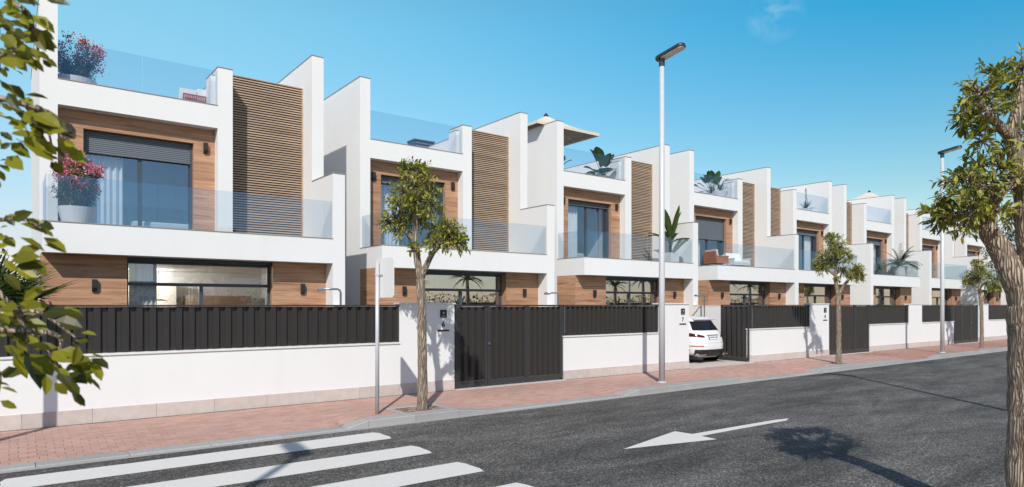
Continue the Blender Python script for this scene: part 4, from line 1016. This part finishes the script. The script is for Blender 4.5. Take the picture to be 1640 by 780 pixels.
def flower_shrub(label, loc, prof, soil, c, rad, flower, seed, nl=900, nfl=120, squash=.9):
    t = thing('flowering_shrub', label, 'potted plant', loc, 0, None); rn = random.Random(seed)
    pot(t, prof, 'pot_white', soil)
    st = MB(); lv = MB(); fl = MB(); C_ = Vector((0, 0, c))
    for i in range(46):
        dv = Vector((rn.gauss(0, 1), rn.gauss(0, 1), rn.gauss(.35, .8))).normalized(); dv.z *= squash
        e = C_ + dv * rad * rn.uniform(.7, 1.0); b = Vector((rn.uniform(-.1, .1), rn.uniform(-.1, .1), soil[1]))
        st.tube([b, (b + e) / 2 + Vector((0, 0, .06)), e], [.010, .007, .003], 4, False)
        for k in range(nl // 46):
            q = b.lerp(e, rn.uniform(.35, 1.0)) + Vector((rn.gauss(0, .05), rn.gauss(0, .05), rn.gauss(0, .05)))
            d = (dv + Vector((rn.gauss(0, .6), rn.gauss(0, .6), rn.gauss(0, .6)))); lv.leaf(q, d, (rn.gauss(0, .5), rn.gauss(0, .5), 1), .075 * rn.uniform(.7, 1.2), .026, .1, rn.random())
        if i < nfl // 4 and (dv.z > -.35):
            for k in range(24):
                q = e + Vector((rn.gauss(0, .065), rn.gauss(0, .065), rn.gauss(.01, .065))); 
                d = Vector((rn.gauss(0, 1), rn.gauss(0, 1), rn.gauss(0, 1))); ct = rn.random()
                fl.leaf(q, d, (rn.gauss(0, 1), rn.gauss(0, 1), 1), .055, .045, 0, ct)
    st.build('stem', 'bark', t); lv.build('foliage', 'leaf_dark', t, kind='stuff'); fl.build('flowers', flower, t, kind='stuff')
    return t
bowl = [(0, 0), (.30, 0), (.44, .30), (.46, .42), (.41, .42), (.40, .38), (0, .38)]
cone = [(0, 0), (.24, 0), (.375, .50), (.385, .54), (.35, .54), (.34, .50), (0, .50)]
flower_shrub('red flowering shrub in a wide pot on the nearest roof terrace', (1.30, 19.6, 7.04), bowl, (.41, .39), .95, .66, 'flower_red', 21, 3000, 184)
flower_shrub('pink flowering shrub in a white tapered pot on the nearest balcony', (1.22, 17.92, 3.56), cone, (.345, .51), 1.16, .60, 'flower_pink', 22, 2600, 184)
def blades(t, part, mat, n, L, W, droop, seed, base, el=(.5, 1.3), taper=None, seg=8, fold=.15, stalk=0.0):
    rn = random.Random(seed)
    for i in range(n):
        az = 2.4 * i + rn.uniform(-.3, .3); e = rn.uniform(*el)
        d = Vector((math.cos(az) * math.cos(e), math.sin(az) * math.cos(e), math.sin(e))); m = MB()
        b = Vector(base)
        if stalk:
            q = b + d * stalk * rn.uniform(.7, 1.1); m.tube([b, b.lerp(q, .5) + Vector((0, 0, .04)), q], [.018, .014, .008], 5); b = q
        m.strip(b, d, Vector((0, 0, 1)) if abs(d.z) < .95 else Vector((1, 0, 0)), L * rn.uniform(.75, 1.1), W * rn.uniform(.8, 1.1), droop * rn.uniform(.6, 1.2), seg, fold, taper)
        m.build(part, mat, t)
spike = lambda u: (1 - u) ** .7 * (.65 + .6 * u) if u < 1 else 0
sq_pot = lambda w, h: MB().prism([(-w * .8, 0), (w * .8, 0), (w, h), (-w, h)], 1, -w * .9, w * .9)
# banana plant on the third balcony
t = thing('banana_plant', 'tall banana plant in a square white pot behind the tall street lamp', 'potted plant', (22.98, 18.85, 3.56))
sq_pot(.30, .60).build('pot', 'pot_white', t)
MB().tube([(0, 0, .55), (.02, 0, 1.1), (0, 0, 1.5)], [.07, .055, .03], 8).build('stem', 'leaf_banana', t)
blades(t, 'leaf', 'leaf_banana', 5, 1.25, .34, .5, 31, (0, 0, 1.15), (1.15, 1.5), None, 9, .2, .25)
blades(t, 'leaf', 'leaf_banana', 8, .95, .24, 1.1, 32, (0, 0, 1.0), (.35, .95), None, 9, .2, .30)
# big leaved plant on the third roof terrace
t = thing('broad_leaf_plant', 'plant with huge oval leaves in front of a white wall on the parasol terrace', 'potted plant', (20.75, 20.75, 7.03))
MB().lathe([(0, 0), (.22, 0), (.30, .5), (.27, .5), (.26, .46), (0, .46)], 24).build('pot', 'pot_white', t)
blades(t, 'leaf', 'leaf_banana', 5, .68, .62, .5, 41, (0, 0, .45), (1.0, 1.5), None, 8, .12, .75)
blades(t, 'leaf', 'leaf_banana', 8, .62, .58, 1.0, 42, (0, 0, .45), (.3, .9), None, 8, .12, .45)
t = thing('broad_leaf_plant', 'small round leaved plant at the left end of the parasol terrace glass', 'potted plant', (17.62, 20.1, 7.03))
MB().lathe([(0, 0), (.15, 0), (.2, .3), (.18, .3), (.17, .27), (0, .27)], 20).build('pot', 'pot_white', t)
blades(t, 'leaf', 'leaf_banana', 6, .42, .32, .8, 43, (0, 0, .28), (.6, 1.3), None, 7, .12, .35)
# fourth roof terrace: agave in a pot and a leafy shrub
t = thing('agave', 'grey green agave in a white pot on the fourth roof terrace', 'potted plant', (28.4, 20.15, 7.03))
MB().lathe([(0, 0), (.24, 0), (.38, .55), (.35, .55), (.33, .5), (0, .5)], 24).build('pot', 'pot_white', t)
blades(t, 'leaf', 'leaf_blue', 22, .62, .085, .9, 51, (0, 0, .52), (.15, 1.4), spike, 6, .25)
t = thing('philodendron', 'dark leafy shrub rising above the glass of the fourth roof terrace', 'potted plant', (29.1, 21.1, 7.03))
MB().lathe([(0, 0), (.26, 0), (.36, .6), (.33, .6), (.32, .56), (0, .56)], 24).build('pot', 'pot_white', t)
blades(t, 'leaf', 'leaf_banana', 20, .48, .36, .9, 52, (0, 0, .6), (.25, 1.4), None, 7, .12, .85)
# spiky plant on the fifth terrace
t = thing('yucca', 'lone spiky yucca with a flower spike on a roof terrace', 'potted plant', (36.75, 20.25, 7.03))
MB().lathe([(0, 0), (.25, 0), (.33, .42), (.30, .42), (.29, .38), (0, .38)], 24).build('pot', 'pot_white', t)
blades(t, 'leaf', 'leaf_blue', 34, .62, .075, .25, 61, (0, 0, .42), (.05, 1.45), spike, 5, .25)
m = MB(); m.tube([(0, 0, .4), (0, 0, 1.5)], [.02, .01], 6)
rn = random.Random(6)
for i in range(90):
    z = rn.uniform(.95, 1.6); a = rn.uniform(0, 6.3); m.leaf((0, 0, z), (math.cos(a), math.sin(a), .5), (0, 0, 1), .08, .04, 0)
m.build('flower_spike', 'leaf', t)
# potted arching palm on the sixth balcony
def arching_palm(label, loc):
    t = thing('potted_palm', label, 'potted plant', loc); rn = random.Random(71)
    MB().lathe([(0, 0), (.36, 0), (.46, .80), (.42, .80), (.41, .74), (0, .74)], 24).build('pot', 'pot_white', t)
    for i in range(30):
        az = 2.4 * i; e = rn.uniform(.5, 1.5); d = Vector((math.cos(az) * math.cos(e), math.sin(az) * math.cos(e), math.sin(e)))
        m = MB(); p = Vector((0, 0, .8)); n = 16; L_ = rn.uniform(1.1, 1.45); path = [p.copy()]
        for k in range(n):
            p = p + d * (L_ / n); d = (d + Vector((0, 0, -1.5 / n))).normalized(); path.append(p.copy())
            sd = d.cross(Vector((0, 0, 1))).normalized()
            if k > 2:
                for s in (-1, 1): m.strip(p, d * .7 + sd * s + Vector((0, 0, .15)), (0, 0, 1), .32 * (1 - .5 * k / n), .085, .5, 3, .2, spike)
        m.tube(path, [.012 * (1 - .8 * k / n) for k in range(n + 1)], 4)
        m.build('frond', 'leaf_palm', t)
arching_palm('potted arching palm on a balcony behind the slim trees', (45.4, 18.75, 3.56))
# leaf tips rising above the boundary wall
for i, (x, y, lab) in enumerate(((30.2, 13.6, 'low strelitzia left of the thin lamp shadow'), (33.1, 13.9, 'low strelitzia right of the thin lamp shadow'), (25.9, 14.0, 'low strelitzia behind the number 8 gate'), (37.9, 13.8, 'low strelitzia behind the farther dark gate'))):
    t = thing('strelitzia', lab, 'plant', (x, y, 0), 0, 'low plants just showing above the boundary wall')
    blades(t, 'leaf', 'leaf_banana', 8, .75, .17, .7, 80 + i, (0, 0, .1), (.95, 1.45), None, 7, .2, 1.15)

# ------------------------------------------------------------------ furniture and equipment
def armchair(label, loc, rz, shell, cushion, w=.82):
    t = thing('armchair', label, 'armchair', loc, R(rz), None)
    for x in (-w / 2 + .04, w / 2 - .04):
        for y in (-.34, .34): MB().tube([(x, y, 0), (x * .97, y * .95, .30)], [.014, .02], 8).build('leg', shell, t)
    MB().cbox(-w / 2, w / 2, -.38, .38, .26, .34, .02).build('seat_frame', shell, t)
    MB().cbox(-w / 2 + .06, w / 2 - .06, -.38, .28, .342, .48, .04).build('seat_cushion', cushion, t)
    MB().prism([(.30, .342), (.38, .342), (.46, .80), (.40, .80)], 0, -w / 2, w / 2).build('backrest', shell, t)
    MB().prism([(.16, .482), (.29, .482), (.38, .88), (.26, .88)], 0, -w / 2 + .07, w / 2 - .07).build('back_cushion', cushion, t)
    for s in (-1, 1):
        m = MB(); x0 = s * (w / 2 - .03)
        m.box(x0 - .03, x0 + .03, -.38, .30, .56, .60); 
        for k in range(7): m.box(x0 - .02, x0 + .02, -.36 + .1 * k, -.30 + .1 * k, .342, .56)
        m.build('armrest', shell, t)
    return t
armchair('orange framed armchair with cream cushions on the fourth balcony', (26.15, 18.75, 3.56), 80, 'orange', 'fabric_white')
armchair('white armchair on the fourth balcony, right of the orange one', (28.35, 19.15, 3.56), -12, 'white_paint', 'fabric_white', 1.05)
t = thing('side_table', 'small pale table between the orange and the white armchair', 'table', (27.3, 19.2, 3.56))
MB().lathe([(0, .44), (.24, .44), (.24, .47), (0, .47)], 20).build('table_top', 'white_paint', t); MB().tube([(0, 0, 0), (0, 0, .44)], .03, 8).build('stem', 'white_paint', t); MB().lathe([(0, 0), (.17, 0), (.17, .015), (0, .015)], 20).build('base', 'white_paint', t)
t = thing('armchair', 'outdoor chair with red rope arms and white cushions on the nearest roof terrace', 'armchair', (4.02, 20.0, 7.03))
for x in (-.26, .26):
    for y in (-.36, .36): MB().tube([(x, y, 0), (x, y, .16)], .02, 8).build('leg', 'red_rope', t)
MB().cbox(-.30, .30, -.42, .42, .16, .22, .02).build('seat_frame', 'red_rope', t)
m = MB()
for k in range(11): m.box(-.29 + .054 * k, -.258 + .054 * k, -.42, -.385, .225, .58)
m.tube([(-.30, -.40, .22), (-.28, -.40, .58), (.28, -.40, .58), (.30, -.40, .22)], .022, 6); m.build('rope_arm', 'red_rope', t)
MB().cbox(-.28, .28, -.36, .40, .222, .38, .05).build('seat_cushion', 'fabric_white', t)
MB().prism([(-.30, .38), (-.16, .38), (-.24, .74), (-.34, .74)], 0, -.36, .06).build('back_cushion', 'fabric_white', t)
MB().prism([(-.28, .38), (-.14, .38), (-.20, .80), (-.32, .80)], 0, .08, .30).build('back_cushion', 'fabric_white', t)
def bed(label, loc):
    t = thing('bed', label, 'bed', loc)
    B(0, 1.5, 0, 2.0, 0, .28).build('bed_base', 'off_white', t); MB().cbox(-.02, 1.52, -.02, 2.0, .282, .52, .05).build('mattress', 'fabric_white', t)
    MB().cbox(.1, .7, 1.5, 1.95, .522, .66, .06).build('pillow', 'fabric_white', t)
    MB().cbox(.8, 1.4, 1.5, 1.95, .522, .66, .06).build('pillow', 'fabric_white', t)
bed('white bed inside the glass door of the nearest balcony', (2.55, 19.7, 3.575))
bed('white bed inside the glass door of the third balcony', (18.2, 20.7, 3.575))
t = thing('air_conditioner', 'grey slatted air conditioner box on the second roof terrace', 'air conditioner', (12.05, 21.9, 7.03))
B(0, .85, 0, .55, 0, 1.04).build('casing', 'frame_metal', t)
for k in range(9): B(.04, .81, -.03, -.001, .08 + .105 * k, .13 + .105 * k).build('louvre', 'shutter', t)
MB().cbox(-.02, .87, -.04, .57, 1.042, 1.09, .01).build('lid', 'shutter', t)
def parasol(label, loc, hw, hd, z_edge, z_top):
    t = thing('parasol', label, 'parasol', loc, 0, 'square cream parasols on the roof terraces')
    MB().tube([(0, 0, 0), (0, 0, z_top + .05)], .04, 10).build('pole', 'white_paint', t)
    MB().box(-.4, .4, -.4, .4, 0, .07).build('base', 'granite', t)
    c = [(-hw, -hd, z_edge), (hw, -hd, z_edge), (hw, hd, z_edge), (-hw, hd, z_edge)]; m = MB(); u = MB(); n = 6
    def surf(mb, dz):
        for i in range(4):
            a = Vector(c[i]); b = Vector(c[(i + 1) % 4]); tp = Vector((0, 0, z_top)); g_ = []
            for r_ in range(n + 1):
                k = r_ / n; row = [a.lerp(b, q / n).lerp(tp, k) + Vector((0, 0, dz - .10 * math.sin(math.pi * k))) for q in range(n + 1)]; g_ += row
            mb.add(g_, [(r_ * (n + 1) + q, r_ * (n + 1) + q + 1, (r_ + 1) * (n + 1) + q + 1, (r_ + 1) * (n + 1) + q) for r_ in range(n) for q in range(n)])
    surf(m, 0); can = m.build('canopy', 'canopy', t)
    surf(u, -.02); u.build('canopy_underside', 'canopy_under', can)  # underside in a darker brown than the canopy top
    v = MB()
    for i in range(4):
        a = c[i]; b = c[(i + 1) % 4]; v.add([a, b, (b[0], b[1], b[2] - .12), (a[0], a[1], a[2] - .12)], [(0, 1, 2, 3)])
    v.build('valance', 'canopy', can)
    for i in range(8):
        a = Vector(c[i // 2]); b = Vector(c[(i // 2 + 1) % 4]); e = a if i % 2 == 0 else (a + b) / 2
        MB().tube([(0, 0, z_top - .12), Vector((0, 0, z_top)).lerp(e, .5) + Vector((0, 0, -.16)), e + Vector((0, 0, -.05))], .016, 5).build('rib', 'beige', t)
    MB().lathe([(0, z_top - .01), (.12, z_top - .02), (.06, z_top + .05), (.03, z_top + .1), (0, z_top + .1)], 10).build('finial', 'black_lamp', t)
parasol('big square cream parasol over the third roof terrace', (18.47, 21.9, 7.03), 1.73, 1.5, 2.24, 3.05)
parasol('cream parasol just showing above the far roof walls', (48.4, 22.0, 7.03), 1.5, 1.5, 2.12, 2.86)

# ------------------------------------------------------------------ car
car = thing('parked_car', 'white hatchback parked in the driveway behind the number 7 pillar', 'car', (18.2, 13.12, .004))
LV = [(.20, .16, 4.30, .70), (.27, .07, 4.36, .84), (.34, .03, 4.40, .89), (.48, .0, 4.42, .915), (.62, .0, 4.42, .92), (.74, .025, 4.40, .92), (.86, .06, 4.32, .91), (.95, .10, 4.15, .895), (1.02, .15, 3.55, .86), (1.06, .19, 3.25, .83), (1.20, .30, 2.95, .775), (1.34, .40, 2.62, .705), (1.43, .42, 2.35, .64), (1.485, .52, 2.05, .56), (1.51, .75, 1.85, .44)]
def lv(z):
    for (a, b) in zip(LV, LV[1:]):
        if a[0] <= z <= b[0]:
            k = (z - a[0]) / (b[0] - a[0]); return tuple(a[i] * (1 - k) + b[i] * k for i in range(1, 4))
    return LV[-1][1:]
EX = 4.2
def rear(x, z, off=.012):
    yr, yf, a = lv(z); bb = (yf - yr) / 2; cc = (yf + yr) / 2
    ax = min(.999, abs(x) / a); return (x, cc - bb * (1 - ax ** EX) ** (1 / EX) * 1.0 - off, z)
def sidep(y, z, s, off=.01):
    yr, yf, a = lv(z); bb = (yf - yr) / 2; cc = (yf + yr) / 2
    return (s * (a * (1 - min(.999, abs((y - cc) / bb)) ** EX) ** (1 / EX) + off), y, z)
m = MB(); n = 72; vs = []
for (z, yr, yf, a) in LV:
    for k in range(n):
        an = 2 * math.pi * k / n; cx = math.cos(an); sx = math.sin(an)
        vs.append((a * math.copysign(abs(cx) ** (2 / EX), cx), (yf + yr) / 2 + (yf - yr) / 2 * math.copysign(abs(sx) ** (2 / EX), sx), z))
fs = [tuple(range(n - 1, -1, -1)), tuple((len(LV) - 1) * n + k for k in range(n))]
for i in range(len(LV) - 1): fs += [(i * n + k, i * n + (k + 1) % n, (i + 1) * n + (k + 1) % n, (i + 1) * n + k) for k in range(n)]
m.add(vs, fs); body = m.build('body', 'car_paint', car, smooth=True)
def patch(fn, us, ws, name, mat, parent=car):
    m = MB(); vs = [fn(u, w_) for w_ in ws for u in us]; k = len(us)
    m.add(vs, [(j * k + i, j * k + i + 1, (j + 1) * k + i + 1, (j + 1) * k + i) for j in range(len(ws) - 1) for i in range(k - 1)])
    return m.build(name, mat, parent, smooth=True)
L = lambda a, b, n: [a + (b - a) * i / (n - 1) for i in range(n)]
patch(lambda u, z: rear(u * (.80 - .36 * (z - 1.07)) * .93, z), L(-1, 1, 15), L(1.07, 1.36, 6), 'rear_window', 'car_glass')
MB().prism([(.33, 1.41), (.35, 1.395), (.62, 1.46), (.62, 1.49)], 0, -.50, .50).build('spoiler', 'car_paint', car)
for s in (-1, 1):
    patch(lambda u, k: rear(s * (.42 + .475 * u), .845 + (.05 + .10 * u) * k + .035 * u, .014), L(0, .995, 12), L(0, 1, 4), 'tail_light', 'tail_red')
    patch(lambda u, z: rear(s * (.50 + .30 * u), z, .012), L(0, 1, 8), L(.555, .585, 3), 'reflector', 'reflector_red')
    MB().prism([rear(s * x, z, .02)[0::2] for x, z in ((.42, .255), (.70, .255), (.74, .315), (.45, .325))], 1, .0, .09).build('exhaust_trim', 'chrome', car)
    patch(lambda y, k: sidep(y, 1.06 + (.31 * k) * min(1, max(0.02, (3.0 - y) / .75)), s), L(.62, 2.95, 14), L(0, 1, 4), 'side_window', 'car_glass')
    for y in (.82, 3.55):
        MB().tube([(s * .895, y, .345), (s * .925, y, .345)], .40, 28).build('wheel_arch', 'car_black', car)
        wh = MB().tube([(s * .72, y, .325), (s * .935, y, .325)], .325, 28).build('wheel', 'tyre', car)
        m = MB().tube([(s * .936, y, .325), (s * .942, y, .325)], .235, 24)
        m.build('rim', 'steel', wh)
patch(lambda x, z: rear(x, z, .015), L(-.80, .80, 15), L(.225, .455, 5), 'bumper_trim', 'car_black')
patch(lambda x, z: rear(x, z, .018), L(-.30, .30, 7), L(.905, .925, 3), 'tailgate_handle', 'chrome')
npl = patch(lambda x, z: rear(x, z, .022), L(-.26, .26, 7), L(.775, .885, 3), 'number_plate', 'white_paint')
patch(lambda x, z: rear(x, z, .0245), L(-.258, -.215, 3), L(.777, .883, 3), 'plate_band', 'plate_blue', npl)
m = MB()
for i, x in enumerate((-.17, -.115, -.06, -.005, .07, .125, .18)):
    for q in ((x, .80, .86), (x + .024, .80, .86)): m.box(q[0], q[0] + .008, rear(q[0], .83, .026)[1], rear(q[0], .83, .022)[1] + .01, q[1], q[2])
    m.box(x + .008, x + .024, rear(x, .83, .0262)[1], rear(x, .83, .022)[1] + .01, .826 if i % 2 else .852, .834 if i % 2 else .86)
m.build('plate_marks', 'black_plastic', npl)
patch(lambda x, z: rear(x, z, .0135), L(-.80, .80, 15), L(.664, .668, 2), 'panel_gap', 'car_black')
B(-.84, .84, .3, 4.0, .16, .205).build('underbody', 'car_black', car)

# ------------------------------------------------------------------ the other side of the street (mirrored in the windows)
for i, (x, hgt, lab) in enumerate(((6, 6.2, 'white villa across the road, mirrored in the nearest house window'),)):
    v_ = thing('villa', lab, 'house', (x, -15, 0), 0)
    B(0, 13, -9, 0, 0, 3.2).build('wall', 'render', v_); B(2, 11, -9, -.8, 3.2, hgt).build('wall', 'render', v_); B(-.2, 13.2, -9.2, .5, 3.2, 3.5).build('roof_slab', 'render', v_)
    for a in (1, 5, 9.2):
        f = B(a, a + 2.6, -.02, .03, .6, 2.5).build('window', 'frame_metal', v_); B(a + .08, a + 2.52, .031, .04, .68, 2.42).build('pane', 'car_glass', f)
    for a in (3.2, 7):
        f = B(a, a + 2.4, -.82, -.77, 3.9, hgt - .6).build('window', 'frame_metal', v_); B(a + .08, a + 2.32, -.769, -.76, 3.98, hgt - .68).build('pane', 'car_glass', f)
hd = thing('hedge', 'clipped hedge along the other side of the road', 'hedge', (0, -9, 0))
m = MB(); rn = random.Random(2)
for i in range(22000):
    m.leaf((rn.uniform(-16, 84), rn.uniform(-.5, .5), rn.uniform(.1, 2.5 + .35 * math.sin(i))), (rn.gauss(0, 1), rn.gauss(0, 1), rn.gauss(0, 1)), (0, .3, 1), .24, .14, 0, rn.random())
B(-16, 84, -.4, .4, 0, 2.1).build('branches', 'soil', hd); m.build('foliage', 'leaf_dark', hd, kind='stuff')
PL = ['palm across the road mirrored in the second house', 'second palm across the road mirrored in the second house', 'palm across the road mirrored in the third house', 'second palm across the road mirrored in the third house', 'palm across the road mirrored in the fourth house', 'second palm across the road mirrored in the fourth house', 'short palm across the road mirrored in the nearest house']
for i, (x, h_) in enumerate(((24.5, 3.3), (29.5, 3.9), (46.5, 3.6), (50.5, 4.3), (64.5, 4.4), (69, 4.0), (13.5, 3.2))):
    t = thing('palm', PL[i], 'palm', (x, -7, 0), 0, 'palms across the road')
    rn = random.Random(90 + i); MB().tube([(0, 0, 0), (.1, 0, h_ * .5), (0, 0, h_)], [.2, .16, .13], 10).build('trunk', 'bark', t)
    m = MB()
    for k in range(26):
        az = 2.4 * k; e = rn.uniform(-.1, 1.3); d = Vector((math.cos(az) * math.cos(e), math.sin(az) * math.cos(e), math.sin(e)))
        m.strip((0, 0, h_), d, (0, 0, 1) if abs(d.z) < .95 else (1, 0, 0), 1.7, .22, 1.4, 7, .4, spike)
    m.build('crown', 'leaf_palm', t)
